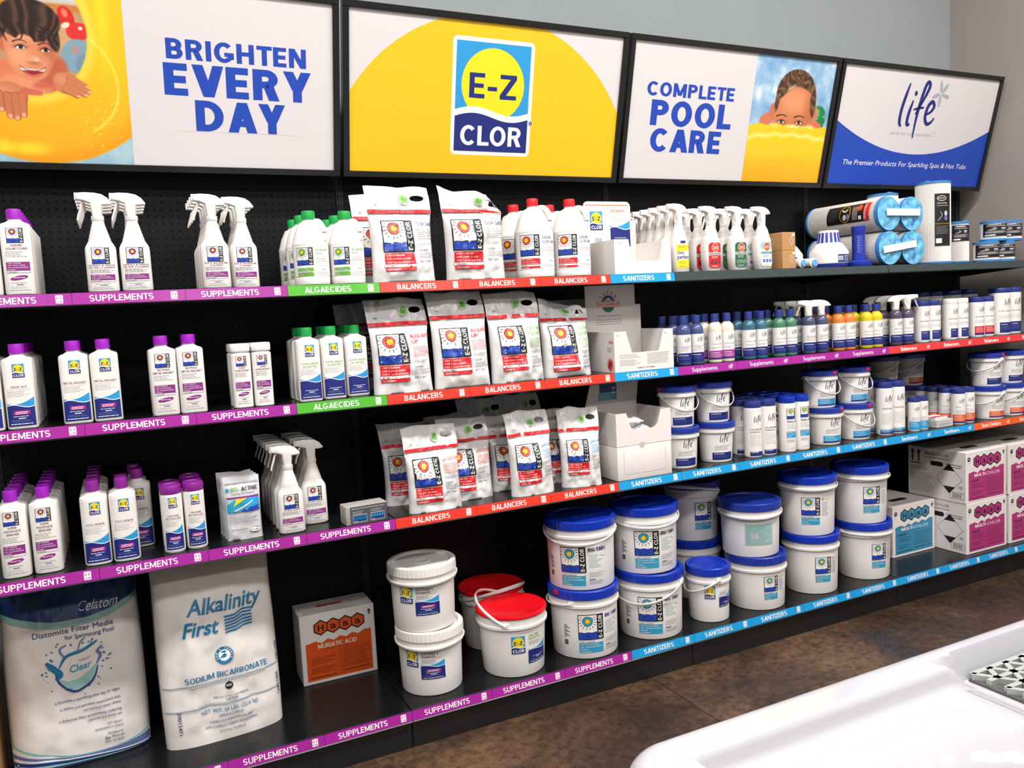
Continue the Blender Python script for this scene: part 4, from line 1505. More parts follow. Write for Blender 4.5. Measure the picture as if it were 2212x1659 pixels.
# ------------------------------------------------------------------ second shelf, left half
k_drop = quart(label_new('DROP OUT', .068, .010, .190), 'cap_purple')
k_met = quart(label_new('METAL MAGNET', .068, .010, .190), 'cap_purple')
k_nop = quart(label_old('NO PHOS\nMETAL MAGNET', .066, .008, .190), 'cap_purple')
k_gre = quart(label_new('SUPER GREEN\nALGAECIDE', .068, .010, .190, 'green', pink=False), 'cap_green')
row(k_drop, 'bottle', 'purple-capped blue-wave bottle', 'left end of second shelf', 'bottle', -1.070, .045, z2, 6, .066, G_PURP)
row(k_drop, 'bottle', 'purple-capped blue-wave bottle', 'cut off by picture edge, second shelf', 'bottle', -1.152, .045, z2, 4, .066, G_PURP)
row(k_met, 'bottle', 'purple-capped blue-wave bottle', 'left of the pair, second shelf', 'bottle', -.929, .045, z2, 3, .066, G_PURP)
row(k_met, 'bottle', 'purple-capped blue-wave bottle', 'right of the pair, second shelf', 'bottle', -.849, .045, z2, 3, .066, G_PURP)
row(k_nop, 'bottle', 'purple-capped sun-label bottle', 'left of its pair, second shelf', 'bottle', -.690, .040, z2, 2, .066, G_PURP)
row(k_nop, 'bottle', 'purple-capped sun-label bottle', 'right of its pair, second shelf', 'bottle', -.611, .036, z2, 2, .066, G_PURP)
SJ = loft('jar_body', 'plastic_white', [(0, .027, .027, 5), (.003, .0295, .0295, 5), (.170, .0305, .0305, 5), (.173, .028, .028, 4), (.178, .026, .026, 3)], 36)
SL = loft('jar_lid', 'cap_white', [(.178, .0295, .0295, 5), (.180, .0305, .0305, 5), (.200, .0305, .0305, 5), (.2035, .0285, .0285, 5)], 36)
k_stain = [('body', SJ), ('lid', SL), ('label', label_old('SUPER\nSTAIN MAGNET', .050, .010, .166).mesh('label', on_super(.0302, .0302, 5), lines(-.03, .03, .004)))]
row(k_stain, 'jar', 'square white jar', 'left of the pair, second shelf', 'jar', -.462, .050, z2, 2, .066, 'square white-lidded jars')
row(k_stain, 'jar', 'square white jar', 'right of the pair, second shelf', 'jar', -.398, .050, z2, 2, .066, 'square white-lidded jars')
for i, (x, wh) in enumerate(((-.250, 'left'), (-.166, 'middle'), (-.080, 'right'))):
    row(k_gre, 'bottle', 'green-capped bottle', wh + ' row of three, second shelf', 'bottle', x, .042 + .02 * i, z2, 3, .066, 'green-capped bottles on the second shelf')
bag('bag', 'white bag with red title, left one of two on second shelf', 'ALKALINITY\nUP', 'red', .076, .0, z2, .218, .325, .10, 4.2, lean=.03, lx=-.40)
bag('bag', 'white bag with red title, right one of two on second shelf', 'ALKALINITY\nUP', 'red', .298, .0, z2, .218, .342, .10, 5.1, lean=.02, lx=-.38)
bag('bag', 'white bag with green title, left one of two on second shelf', 'CALCIUM\nELEVATOR', 'green', .520, .0, z2, .216, .33, .10, 6.7, lean=.02, lx=-.36)
bag('bag', 'white bag with green title and slumped top, by the white carton', 'CALCIUM\nELEVATOR', 'green', .748, .03, z2, .212, .30, .10, 7.9, lean=.02, fall=.04, wav=.035, lx=-.36, ls=.50)
bag('bag', 'white bag in shadow behind the red-title bags, second shelf', 'ALKALINITY\nUP', 'red', .030, .27, z2, .21, .325, .09, 8.8, lean=.04)

# ------------------------------------------------------------------ third shelf, left half
k_phos = quart(label_old('SUPER\nPHOSPHATE\nREMOVER', .062, .008, .196), 'cap_purple', True)
k_ren = quart(label_new('POOL RENEW', .066, .010, .196), 'cap_purple_dark', True)
row(k_phos, 'bottle', 'purple-capped sun-label bottle', 'far left row, third shelf', 'bottle', -1.126, .066, z3, 6, .064, G_PURP)
row(k_phos, 'bottle', 'purple-capped sun-label bottle', 'second row from left, third shelf', 'bottle', -1.045, .066, z3, 6, .064, G_PURP)
row(k_ren, 'bottle', 'purple-capped blue-wave bottle', 'left row of its group, third shelf', 'bottle', -.914, .062, z3, 6, .064, G_PURP)
row(k_ren, 'bottle', 'purple-capped blue-wave bottle', 'middle row of its group, third shelf', 'bottle', -.836, .056, z3, 2, .064, G_PURP)
row(k_ren, 'bottle', 'purple-capped blue-wave bottle', 'set back on the right, third shelf', 'bottle', -.790, .200, z3, 2, .10, G_PURP, dx=-.008)
NB = lathe('canister_body', 'plastic_white', [(.0275, 0), (.0305, .004), (.031, .008), (.031, .182), (.029, .187), (.027, .190)], 40)
NL = lathe('canister_lid', 'cap_purple_dark', [(.0305, .184), (.0315, .186), (.0315, .207), (.0295, .211), (.026, .212), (.025, .2095)], 48, ribs=((1, 2), .0006, 1), angle=50)
k_neu = [('body', NB), ('lid', NL), ('label', label_new('CHLORINE\nNEUTRALIZER', .056, .012, .178).mesh('label', on_cyl(lambda z: .031), lines(-.04, .04, .031 * PI / 20), base=.0006))]
row(k_neu, 'canister', 'slim purple-lidded canister', 'left of the pair, third shelf', 'canister', -.700, .058, z3, 2, .066, 'purple-lidded canisters')
row(k_neu, 'canister', 'slim purple-lidded canister', 'right of the pair, third shelf', 'canister', -.634, .066, z3, 3, .066, 'purple-lidded canisters')
a = Art()
w, h = .112, .205
a.text('BIO-', -.022, .160, .0125, 'green', 2, .03, w=.028)
a.text('ACTIVE', .022, .160, .0125, 'black', 2, .03, w=.050)
a.ell(-.046, .166, .006, .006, 'teal', 2, 16)
a.text('Cyanuric Acid Reducer', .002, .150, .0055, 'dgrey', 2, .02, w=.074)
a.rect(-.050, .092, .050, .142, 'purple', 1)
a.rect(-.050, .092, .050, .136, 'teal', 2)
a.poly([(-.05, .118), (-.02, .136), (-.05, .136)], 'celmint', 3)
a.poly([(-.02, .136), (.012, .136), (-.03, .112)], 'yellow', 3)
a.poly([(.012, .136), (.05, .136), (.05, .110), (.0, .118)], 'cyan', 3)
a.poly([(.05, .092), (.05, .110), (.0, .100), (-.01, .092)], 'blue', 3)
a.stroke([(-.03, .096), (-.005, .106), (.03, .126)], .004, 'white', 4)
a.greek(-.046, .084, .09, 6, .0052, 'grey', 2, .0016)
a.text('The natural choice', -.018, .034, .0045, 'dgrey', 2, .02, w=.052)
a.ell(.032, .030, .018, .009, 'dgreen', 2)
a.ell(.032, .030, .0168, .0078, 'white', 3)
a.greek(.020, .029, .024, 1, .01, 'dgreen', 4, .002, .0)
pb = Bag(w, h, .030, 11.0, fill=.9, wav=.004, curl=.0, wr=.45, pinch=.03)
k_bio = [('pouch_film', pb.mesh('film_silver', 18, 30), (('print', pb.print_(a, .012)), ('zip_seal', box_mesh('zip', 'lgrey', (-.052, .052, -.0045, -.003, .186, .189)))))]
row(k_bio, 'pouch', 'silver zip pouch with rainbow panel', 'third shelf', 'pouch', -.487, .075, z3, 4, .036, 'silver zip pouches', dx=-.003)
row(k_scale, 'spray_bottle', 'white spray bottle', 'left row on third shelf', 'spray bottle', -.338, .063, z3, 6, .066, GS)
row(k_scale, 'spray_bottle', 'white spray bottle', 'right row on third shelf', 'spray bottle', -.244, .140, z3, 4, .075, GS)
a = Art()
a.rect(-.058, .004, .072, .062, 'dgrey', 0)
a.text('100% Natural Pumice Pool and Spa Cleaner', .006, .0535, .0042, 'white', 1, .008, w=.118)
a.greek(-.050, .044, .05, 3, .004, 'lgrey', 1, .0012)
a.greek(.014, .046, .045, 3, .004, 'lgrey', 1, .0012)
for x in (-.050, .012):
    a.rect(x, .008, x + .050, .034, 'lgrey', 1)
    a.rect(x + .0012, .010, x + .0488, .032, 'celnavy', 2)
    for i in range(5):
        a.rect(x + .003 + i * .0092, .017 if x < 0 else .020, x + .009 + i * .0092, .029, 'alkblue' if x < 0 else 'teal', 3)
a.text('Before', -.038, .0105, .0035, 'white', 4, .008)
a.text('After', .022, .0105, .0035, 'white', 4, .008)
k_pum = [('block', box_mesh('pumice', 'pumice', (-.073, .073, -.034, .034, 0, .066), bev=.004, seg=2)), ('label', a.mesh('label', flat(-.0345)))]
spawn(k_pum, 'pumice_block', 'grey wrapped pumice block with before and after pictures', 'block', (-.098, .045, z3), .05)
PHD = [('leftmost white bag with orange title, third shelf', .166, .010, .205, .300, 21.0), ('white bag with orange title, right behind the leftmost one, third shelf', .330, .092, .20, .30, 22.3)]
for lab, x, y, w, h, sd in PHD:
    bag('bag', lab, 'pH DOWN', 'orange', x, y, z3, w, h, .078, sd, lean=.02, lx=-.38)
bag('bag', 'white bag peeking out on the left behind the leftmost orange-title bag', 'pH DOWN', 'orange', .125, .175, z3, .19, .295, .08, 23.1, lean=.02, lx=-.40)
bag('bag', 'white bag in second row behind two orange-title bags, third shelf', 'pH DOWN', 'orange', .330, .215, z3, .19, .30, .08, 24.0, lean=.03)
bag('bag', 'white bag with light blue title and drooping handle, third shelf', 'pH UP', 'sky', .560, .010, z3, .182, .310, .085, 25.5, lean=.02, wav=.02, lx=-.38, ls=.50)
bag('bag', 'narrow turned white bag with light blue title, beside white cartons', 'pH UP', 'sky', .775, .012, z3, .165, .30, .08, 26.2, rz=-.30, lean=.02, lx=-.34, ls=.50)
bag('bag', 'shaded white bag second from the cartons, behind, third shelf', 'pH UP', 'sky', .735, .135, z3, .17, .285, .08, 27.1, lean=.01)
bag('bag', 'shaded white bag behind the drooping-handle bag, third shelf', 'pH UP', 'sky', .535, .140, z3, .18, .29, .08, 28.4, lean=.01)
bag('bag', 'white bag deep in shadow at back, left of two, third shelf', 'pH DOWN', 'orange', .500, .300, z3, .20, .345, .085, 29.2, lean=.02)
bag('bag', 'white bag deep in shadow at back, right of two, third shelf', 'pH UP', 'sky', .690, .310, z3, .18, .345, .085, 30.2, lean=.02)

# ------------------------------------------------------------------ cartons with cut-out fronts
def panel(bm, pts, axis, p0, p1, mi=0):
    """flat board with outline pts; axis 'y' means the outline is in x,z and the board spans p0..p1 in y"""
    mk = (lambda q, c: (q[0], c, q[1])) if axis == 'y' else (lambda q, c: (c, q[0], q[1]))
    a = [bm.verts.new(mk(q, p0)) for q in pts]
    b = [bm.verts.new(mk(q, p1)) for q in pts]
    n = len(pts)
    fs = [bm.faces.new(a), bm.faces.new(list(reversed(b)))]
    for i in range(n):
        fs.append(bm.faces.new((a[(i + 1) % n], a[i], b[i], b[(i + 1) % n])))
    bmesh.ops.recalc_face_normals(bm, faces=fs)
def ucut(w, h, x0, x1, dep, r, slope=0.0):
    P = [(-w / 2, 0), (w / 2, 0), (w / 2, h), (x1 + slope, h)]
    for k in range(5):
        t = PI / 2 * k / 4
        P.append((x1 - r + r * math.cos(t), h - dep + r - r * math.sin(t)))
    for k in range(5):
        t = PI / 2 * k / 4
        P.append((x0 + r - r * math.sin(t), h - dep + r - r * math.cos(t)))
    P += [(x0 - slope, h), (-w / 2, h)]
    return P
def carton(w, d, h, cut, header=None, back_h=None, hdr_tilt=0.0):
    t = .0035
    fr = bmesh.new()
    panel(fr, ucut(w, h, *cut), 'y', 0, t)
    kind = [('front_panel', from_bm(fr, 'carton_front', 'card_white'))]
    bm = bmesh.new()
    add_box(bm, -w / 2, -w / 2 + t, t, d, 0, h)
    kind.append(('side_panel', from_bm(bm, 'side', 'card_white')))
    bm = bmesh.new()
    add_box(bm, w / 2 - t, w / 2, t, d, 0, h)
    kind.append(('side_panel', from_bm(bm, 'side', 'card_white')))
    bm = bmesh.new()
    add_box(bm, -w / 2 + t, w / 2 - t, t, d, 0, t)
    kind.append(('bottom_panel', from_bm(bm, 'bottom', 'card_white')))
    bm = bmesh.new()
    panel(bm, header or [(-w / 2 + t, t), (w / 2 - t, t), (w / 2 - t, h), (-w / 2 + t, h)], 'y', d - t, d)
    kind.append(('header_board', from_bm(bm, 'header', 'card_white')))
    return kind
# top shelf carton with tall rounded header
w, d, h = .268, .235, .135
hd = [(-.13, .004), (.13, .004), (.13, .235), (.105, .235), (.105, .285)] + [(.085 + .02 * math.cos(t), .290 + .022 * math.sin(t)) for t in (0, .4, .8, 1.2, 1.57)] + \
     [(-.105 + .02 * math.cos(t), .290 + .022 * math.sin(t)) for t in (1.57, 1.95, 2.35, 2.75, 3.14)] + [(-.13, .24)]
k = carton(w, d, h, (-.055, .082, .085, .02, .012), hd)
a = Art()
logo_new(a, -.095, .195, .060, 1)
a.text('O2 SHOCK', .042, .268, .0115, 'orange', 1, .012, w=.068)
a.rect(-.115, .296, .092, .2985, 'orange', 1)
a.rect(.008, .255, .078, .2556, 'grey', 1)
a.greek(.010, .247, .07, 3, .007, 'lgrey', 1, .0015)
wave_block(a, .002, .125, .098, .11, 1, False)
for i in range(9):
    a.rect(-.072 + i * .0036, .135, -.072 + i * .0036 + (.0012 if i % 3 else .0024), .163, 'lavender', 1)
k.append(('print', a.mesh('print', flat(d - .0035))))
a = Art()
a.greek(-.115, .120, .02, 1, .01, 'lgrey', 1, .0015, .0)
a.greek(.11, .120, .015, 1, .01, 'lgrey', 1, .0015, .0)
k.append(('front_print', a.mesh('print', flat(0))))
spawn(k, 'display_carton', 'white display carton with tall rounded printed header, top shelf', 'carton', (1.082, .020, z1))
# second shelf carton with arched emblem on the header
def shock_header(t, hh, d):
    a = Art()
    for i, ch in enumerate('SUPER'):
        an = math.radians(140 - i * 25)
        a.text(ch, -.025 + .040 * math.cos(an), hh - .078 + .040 * math.sin(an), .014, 'redblob', 2, .02, rot=an - PI / 2)
    a.ell(-.025, hh - .075, .032, .034, 'celnavy', 1)
    a.poly([(-.055, hh - .086), (.005, hh - .086)] + [(-.025 + .030 * math.cos(q), hh - .086 - .026 * math.sin(q)) for q in (0, .5, 1, 1.57, 2.1, 2.6, 3.14)], 'dgreen', 2)
    a.poly([(-.047, hh - .066), (-.035, hh - .056), (-.024, hh - .049), (-.012, hh - .058), (-.003, hh - .066)], 'lgrey', 2)
    a.rect(-.083, hh - .0905, .034, hh - .0665, 'orange', 3)
    a.rect(-.083, hh - .0885, .034, hh - .0685, 'white', 4)
    a.text('SHOCKWAVE', -.0245, hh - .0855, .0145, 'orange', 5, .03, w=.113)
    a.text('Shock Treatment for Swimming Pools', -.025, hh - .128, .0055, 'dgrey', 1, .02, w=.112)
    a.greek(-.088, hh - .143, .135, 3, .009, 'dgrey', 1, .0016, .1)
    return a
w, d, h = .280, .215, .158
hh = .345
hd = [(-.135, .004), (.135, .004), (.135, .262), (.108, .262), (.108, hh), (-.135, hh)]
k = carton(w, d, h, (-.060, .070, .085, .004, .025), hd)
k.append(('header_print', shock_header('', hh, d).mesh('print', flat(d - .0035))))
a = Art()
a.greek(-.128, .142, .012, 1, .01, 'grey', 1, .002, 0)
a.greek(.098, .142, .012, 1, .01, 'grey', 1, .002, 0)
a.greek(-.118, .066, .105, 3, .006, 'grey', 1, .0012)
a.greek(-.118, .045, .105, 5, .005, 'grey', 1, .0012)
a.greek(.012, .066, .118, 9, .005, 'grey', 1, .0012, .2)
a.text('Contains 12-1 lb. Packages', .005, .010, .0060, 'dgrey', 1, .012, w=.085)
k.append(('front_print', a.mesh('print', flat(0))))
a = Art()
a.text('WAVE', -.022, .112, .0115, 'orange', 1, .03, w=.03)
a.greek(-.05, .095, .04, 3, .007, 'dgrey', 1, .0015)
a.ell(-.032, .030, .022, .026, 'orange', 1)
a.ell(-.032, .030, .019, .023, 'white', 2)
a.ell(-.032, .030, .017, .021, 'redblob', 3)
a.stroke([(-.044, .018), (-.030, .032), (-.022, .044)], .006, 'black', 4)
k.append(('side_print', a.mesh('print', flat_left(-w / 2))))
spawn(k, 'display_carton', 'open white carton with green oval emblem on its header, second shelf', 'carton', (1.060, .004, z2))
k2 = carton(.25, .10, .26, (-.05, .06, .05, .01, .01), [(-.12, .004), (.12, .004), (.12, .295), (-.12, .295)])
k2 = [q for q in k2] + [('header_print', shock_header('', .30, .1).mesh('print', flat(.0965)))]
spawn(k2, 'display_carton', 'dim white carton behind the slumped bag, second shelf', 'carton', (1.005, .345, z2))
# third shelf: closed carton with an open one on top
w, d, h = .262, .235, .138
bm = bmesh.new()
add_box(bm, -w / 2, w / 2, 0, d, 0, h, bev=.005, seg=2)
a = Art()
P = [(.10, .118)] + [(.10 - .02 + .02 * math.cos(t), .045 - .02 * math.sin(t)) for t in (0, .5, 1.0, 1.57)] + [(-.08 - .02 * math.sin(t), .045 - .02 * math.cos(t)) for t in (0, .5, 1.0, 1.57)] + [(-.10, .118)]
a.stroke([(p[0], p[1]) for p in P], .0012, 'lgrey', 1, 2, False)
a.ell(-.012, .136, .014, .012, 'lgrey', 1, 16)
k = [('box_body', from_bm(bm, 'box', 'card_white')), ('perforation', a.mesh('print', flat(0)))]
spawn(k, 'carton', 'closed white carton under the open one, third shelf', 'carton', (1.044, .004, z3))
hd = [(-.115, .004), (.128, .004), (.128, .135), (.150, .245), (.115, .245), (.105, .262), (-.085, .262)]
k = carton(w, d, .130, (-.070, .072, .070, .035, .012), [(-.1275, .004), (.1275, .004), (.1275, .130), (-.1275, .130)])
bm = bmesh.new()
panel(bm, [(-.128, 0), (.128, 0), (.142, .115), (.110, .118), (.106, .135), (-.072, .135), (-.075, .115), (-.095, .115)], 'y', 0, .0035)
bmesh.ops.translate(bm, verts=bm.verts, vec=(0, d, .130))
a = Art()
a.rect(-.055, .060, .030, .116, 'celnavy', 1)
a.text('E-Z', .022, .068, .016, 'white', 2, .02, rot=PI / 2)
a.rect(-.062, .028, .030, .058, 'teal', 1)
a.greek(-.058, .051, .07, 4, .0065, 'white', 2, .0016)
a.greek(.038, .112, .07, 9, .007, 'grey', 1, .0014)
k.append(('header_board', from_bm(bm, 'lid', 'card_white'), (('print', a.mesh('print', lambda x, z, o: Vector((x, d - o, z + .130)))),)))
spawn(k, 'display_carton', 'open white carton with raised lid, on another carton, third shelf', 'carton', (1.044, .004, z3 + .1382))
pp = Bag(.092, .085, .038, 41.0, fill=.98, wav=0, curl=0, wr=1.2, pinch=.02)
pm_ = pp.mesh('film_white', 14, 14)
for i, (x, y, zz, rz) in enumerate(((.985, .10, .030, .1), (1.090, .10, .030, -.1), (1.04, .10, .068, .05))):
    t = tag(bpy.data.objects.new('pouch', pm_), ['small white pouch lying left inside the open carton, third shelf', 'small white pouch lying right inside the open carton, third shelf', 'small white pouch lying uppermost inside the open carton, third shelf'][i], 'pouch', 'white pouches in the open carton')
    COL.objects.link(t)
    t.location = (x, y + .05, z3 + .1382 + .0035 + zz)
    t.rotation_euler = (1.45, 0, rz)
for i, (x, y, zz, rz) in enumerate(((1.010, .10, .030, .1), (1.112, .10, .030, -.1))):
    t = tag(bpy.data.objects.new('pouch', pm_), ['small white pouch inside the emblem carton, left, second shelf', 'small white pouch inside the emblem carton, right, second shelf'][i], 'pouch', 'white pouches in the emblem carton')
    COL.objects.link(t)
    t.location = (x, y + .05, z2 + .0035 + zz)
    t.rotation_euler = (1.45, 0, rz)
# ------------------------------------------------------------------ top shelf, right half
def front_spray(body, art, fn, cutw, headz, tall, m='cap_white', L=.050, wd=.014):
    return [('body', body), ('label', art.mesh('label', fn, lines(-cutw, cutw, .004), base=.0008)), ('collar', collar(m, .0165, headz - .016, headz + .002))] + trigger_head(m, headz, L, tall, 1, wd)
PB = loft('spray_body', 'plastic_white', [(0, .036, .024, 3), (.004, .040, .027, 3), (.10, .0395, .027, 3), (.125, .036, .026, 2.8), (.155, .027, .023, 2.4), (.185, .0185, .0185, 2), (.205, .015, .015, 2)], 36, angle=60)
a = Art()
a.rect(-.030, .018, .030, .112, 'yellow', 0)
a.poly([(-.030, .050), (.030, .050), (.030, .090), (-.030, .082)], 'white', 1)
a.rect(-.012, .118, .012, .128, 'lavender', 1)
a.rect(-.012, .1195, .012, .1265, 'navy', 2)
a.greek(-.022, .104, .044, 2, .004, 'dgrey', 2, .001)
a.text('clean', -.012, .0745, .0135, 'navy', 3, .02, w=.032)
a.text('perfect', .000, .055, .016, 'navy', 3, .03, w=.056)
a.greek(-.022, .042, .044, 2, .005, 'dgrey', 2, .001)
a.greek(-.024, .026, .048, 2, .004, 'dgrey', 2, .001)
k_per = front_spray(PB, a, on_super(.0395, .027, 3), .034, .208, .068)
row(k_per, 'spray_bottle', 'white spray bottle with yellow label', 'row beside the display carton', 'spray bottle', 1.288, .060, z1, 7, .062, 'yellow-label spray bottles')
CB = loft('spray_body', 'plastic_white', [(0, .034, .025, 3), (.004, .038, .028, 3), (.06, .0415, .030, 3), (.10, .042, .030, 3), (.130, .038, .029, 2.8), (.142, .034, .028, 2.5, -.002), (.148, .031, .026, 2.4, .001), (.156, .031, .026, 2.4, -.001),
                                         (.162, .027, .024, 2.2, .002), (.170, .027, .023, 2.2, 0), (.178, .021, .020, 2, .002), (.190, .0165, .0165, 2), (.203, .015, .015, 2)], 36, angle=60)
def lab303(c, title):
    a = Art()
    a.rrect(-.031, .014, .031, .118, .014, c, 0, 5)
    if c == 'white':
        a.rrect(-.031, .085, .031, .118, .014, 'celmint', 1, 5)
    a.rect(-.0305, .066, .0305, .078, 'lgrey' if c != 'white' else 'celmint', 1)
    a.ell(0, .097, .0185, .0185, 'white', 2)
    a.ell(0, .097, .0170, .0170, 'orange', 3)
    a.poly([(-.0165, .100), (.0165, .100)] + [(.017 * math.cos(t), .097 + .017 * math.sin(t)) for t in (.4, .9, 1.57, 2.2, 2.7)], 'redblob', 4)
    a.text('303', 0, .0905, .0125, 'white', 5, .02, w=.027)
    a.text(title, 0, .0690, .0058, 'dgrey' if c != 'white' else 'blue', 2, .02, w=.052)
    a.greek(-.02, .060, .04, 2, .005, 'white' if c != 'white' else 'blue', 2, .0015)
    for i in (-1, 0, 1):
        a.ell(i * .017, .038, .0068, .0068, 'black' if c == 'red' else ('white' if c == 'dgreen' else 'blue'), 2, 16)
        if c != 'white':
            a.ell(i * .017, .038, .0055, .0055, 'dgrey' if c == 'red' else 'dgreen', 3, 16)
        else:
            a.rect(i * .017 - .004, .0372, i * .017 + .004, .0388, 'white', 3)
    a.greek(-.02, .022, .04, 2, .004, 'white' if c != 'white' else 'grey', 2, .0012)
    return a
for c, ti, x, nm in (('red', 'MULTI-SURFACE', 1.452, 'red'), ('dgreen', 'FABRIC GUARD', 1.592, 'dark green'), ('white', 'PROTECTANT', 1.732, 'pale blue')):
    kk = front_spray(CB, lab303(c, ti), on_super(.0418, .030, 3), .034, .206, .062)
    row(kk, 'spray_bottle', 'white spray bottle with %s label' % nm, 'top shelf', 'spray bottle', x, .062, z1, 3, .078, 'spray bottles with orange round emblem')
def plain_box(w, d, h, m, arts, bev=.002):
    bm = bmesh.new()
    add_box(bm, -w / 2, w / 2, 0, d, 0, h, bev=bev)
    return [('box_body', from_bm(bm, 'box', m))] + arts
a = Art()
a.stroke([(.014, .058), (.024, .040), (.014, .024), (.004, .040), (.014, .058)], .003, 'lgrey', 1, 5, False)
a.rect(.018, .062, .034, .072, 'white', 1)
al = Art()
al.stroke([(-.065, .012), (-.062, .03), (-.052, .035), (-.052, .05), (-.062, .055), (-.065, .068)], .003, 'lgrey', 1, 3, False)
k_brown = plain_box(.078, .090, .079, 'card_brown', [('print', a.mesh('print', flat(0))), ('side_print', al.mesh('print', flat_left(-.039)))])
spawn(k_brown, 'small_carton', 'lower brown carton with drop emblem, top shelf', 'carton', (1.862, .035, z1), 0, 'small brown cartons')
spawn(k_brown, 'small_carton', 'upper brown carton with drop emblem, top shelf', 'carton', (1.863, .036, z1 + .0795), .02, 'small brown cartons')
def floater():
    R = .086
    body = lathe('floater_body', 'plastic_white', [(R * .95, .016), (R, .020), (R, .068), (R * .97, .075), (R * .72, .106), (R * .66, .112)], 48)
    base = lathe('floater_base', 'blue_plastic', [(R * .80, 0), (R * .93, .003), (R * .97, .015), (R * .97, .017)], 48)
    bm = bmesh.new()
    n = 40
    lathe('x', 'plastic_white', [(R * .60, .111), (R * .60, .116), (R * .52, .158), (R * .52, .166), (R * .50, .170), (R * .45, .171), (R * .44, .165)], n, bm=bm)
    top = from_bm(bm, 'floater_top', 'plastic_white')
    bm = bmesh.new()
    for i in range(16):
        t0, t1 = 2 * PI * (i + .22) / 16, 2 * PI * (i + .78) / 16
        P = []
        for t, z, r in ((t0, .115, R * .603), (t1, .115, R * .603), (t1, .160, R * .526), (t0, .160, R * .526)):
            P.append((r * math.cos(t), r * math.sin(t), z))
        Q = [(x * 1.02, y * 1.02, z) for x, y, z in P]
        add_rings(bm, [P, Q])
    fins = from_bm(bm, 'fins', 'blue_plastic')
    a = Art()
    a.rect(-.030, .022, .050, .058, 'celnavy', 0)
    a.rect(-.028, .032, -.004, .050, 'white', 1)
    for i in range(8):
        a.rect(-.026 + i * .0026, .034, -.026 + i * .0026 + .0012, .048, 'black', 2)
    a.greek(.004, .050, .04, 4, .007, 'white', 1, .002)
    return [('body', body), ('base_ring', base), ('top', top, (('vent_fins', fins),)), ('label', a.mesh('label', on_cyl(lambda z: R), lines(-.06, .06, R * PI / 24), base=.0008))]
k_fl = floater()
fo = spawn(k_fl, 'pool_floater', 'front white pool floater with navy striped neck, top shelf', 'floater', (2.190, .120, z1), .0, 'white pool floaters')
spawn(k_fl, 'pool_floater', 'rear white pool floater behind the brown cartons', 'floater', (2.065, .275, z1), -.6, 'white pool floaters')
bm = bmesh.new()
prof = [(.058, 0), (.060, .003), (.060, .024), (.056, .028), (.030, .030), (.030, .060)]
for i in range(12):
    prof += [(.0285, .062 + i * .0075), (.030, .065 + i * .0075)]
prof += [(.030, .160), (.031, .162), (.031, .186), (.028, .189)]
spawn([('body', lathe('stand', 'blue_plastic', prof, 40))], 'dispenser', 'blue ribbed plastic dispenser on a round foot, top shelf', 'dispenser', (2.355, .095, z1))
tb = bmesh.new()
for y0, y1, r in ((0, .10, .022), ):
    add_rings(tb, [[(r * math.cos(t) * q, y, .0225 + r * math.sin(t) * q) for t in [2 * PI * i / 20 for i in range(20)]] for y, q in ((0, .7), (.004, 1), (.10, 1))])
bmesh.ops.recalc_face_normals(tb, faces=tb.faces)
TB = from_bm(tb, 'tube', 'pleat_white')
tb = bmesh.new()
add_rings(tb, [[(.0150 * math.cos(t) * q, y, .0225 + .0150 * math.sin(t) * q) for t in [2 * PI * i / 20 for i in range(20)]] for y, q in ((-.006, .6), (-.005, 1), (.001, 1))])
bmesh.ops.recalc_face_normals(tb, faces=tb.faces)
TE = from_bm(tb, 'tube_end', 'cart_wrap')
for i, (x, y) in enumerate(((1.952, .045), (2.015, .040))):
    spawn([('tube', TB), ('end_cap', TE)], 'small_filter', ['small wrapped filter tube next to the brown cartons', 'small wrapped filter tube next to the front floater'][i], 'filter', (x, y, z1), .1 - .2 * i, 'small wrapped filter tubes')

def pleated(R, L, axis):
    """pleated cartridge body along +Y or +Z, blue end rings"""
    N = 132
    bm = bmesh.new()
    P = []
    for s in (.012, L - .012):
        P.append([((R - (.0035 if i % 2 else 0)) * math.cos(2 * PI * i / N), (R - (.0035 if i % 2 else 0)) * math.sin(2 * PI * i / N), s) for i in range(N)])
    add_rings(bm, P)
    rot = Matrix.Rotation(-PI / 2, 4, 'X') if axis == 'y' else Matrix.Identity(4)
    bmesh.ops.transform(bm, matrix=rot, verts=bm.verts)
    body = from_bm(bm, 'pleats', 'pleat_white', 10)
    caps = []
    for z in (0, L - .014):
        bm = bmesh.new()
        lathe('c', 'cart_blue', [(R * .95, z), (R * 1.015, z + .002), (R * 1.015, z + .012), (R * .95, z + .014)], 44, bm=bm)
        bmesh.ops.transform(bm, matrix=rot, verts=bm.verts)
        caps.append(from_bm(bm, 'end_ring', 'cart_blue'))
    return body, caps
def wrap_disc(R, axis, z):
    """film bunched over an end: a shallow crinkled dome"""
    bm = bmesh.new()
    rings = []
    for k in range(9):
        r = R * (1 - k / 9) + .0005
        rings.append([(r * math.cos(t), r * math.sin(t), z + .004 + .010 * noise.noise(Vector((r * 30 * math.cos(t), r * 30 * math.sin(t), z * 9 + R * 50))) * (0 if k == 0 else 1)) for t in [2 * PI * i / 44 for i in range(44)]])
    add_rings(bm, rings, False, True)
    if axis == 'y':
        bmesh.ops.transform(bm, matrix=Matrix.Rotation(PI / 2, 4, 'X'), verts=bm.verts)
    return from_bm(bm, 'wrap', 'cart_wrap', 60)
R, L = .0785, .43
pb_, pc_ = pleated(R, L, 'y')
def on_lying(R, phi0):
    def f(s, t, o):
        p = phi0 + t / R
        return Vector((-(R + o) * math.cos(p), s, (R + o) * math.sin(p)))
    return f
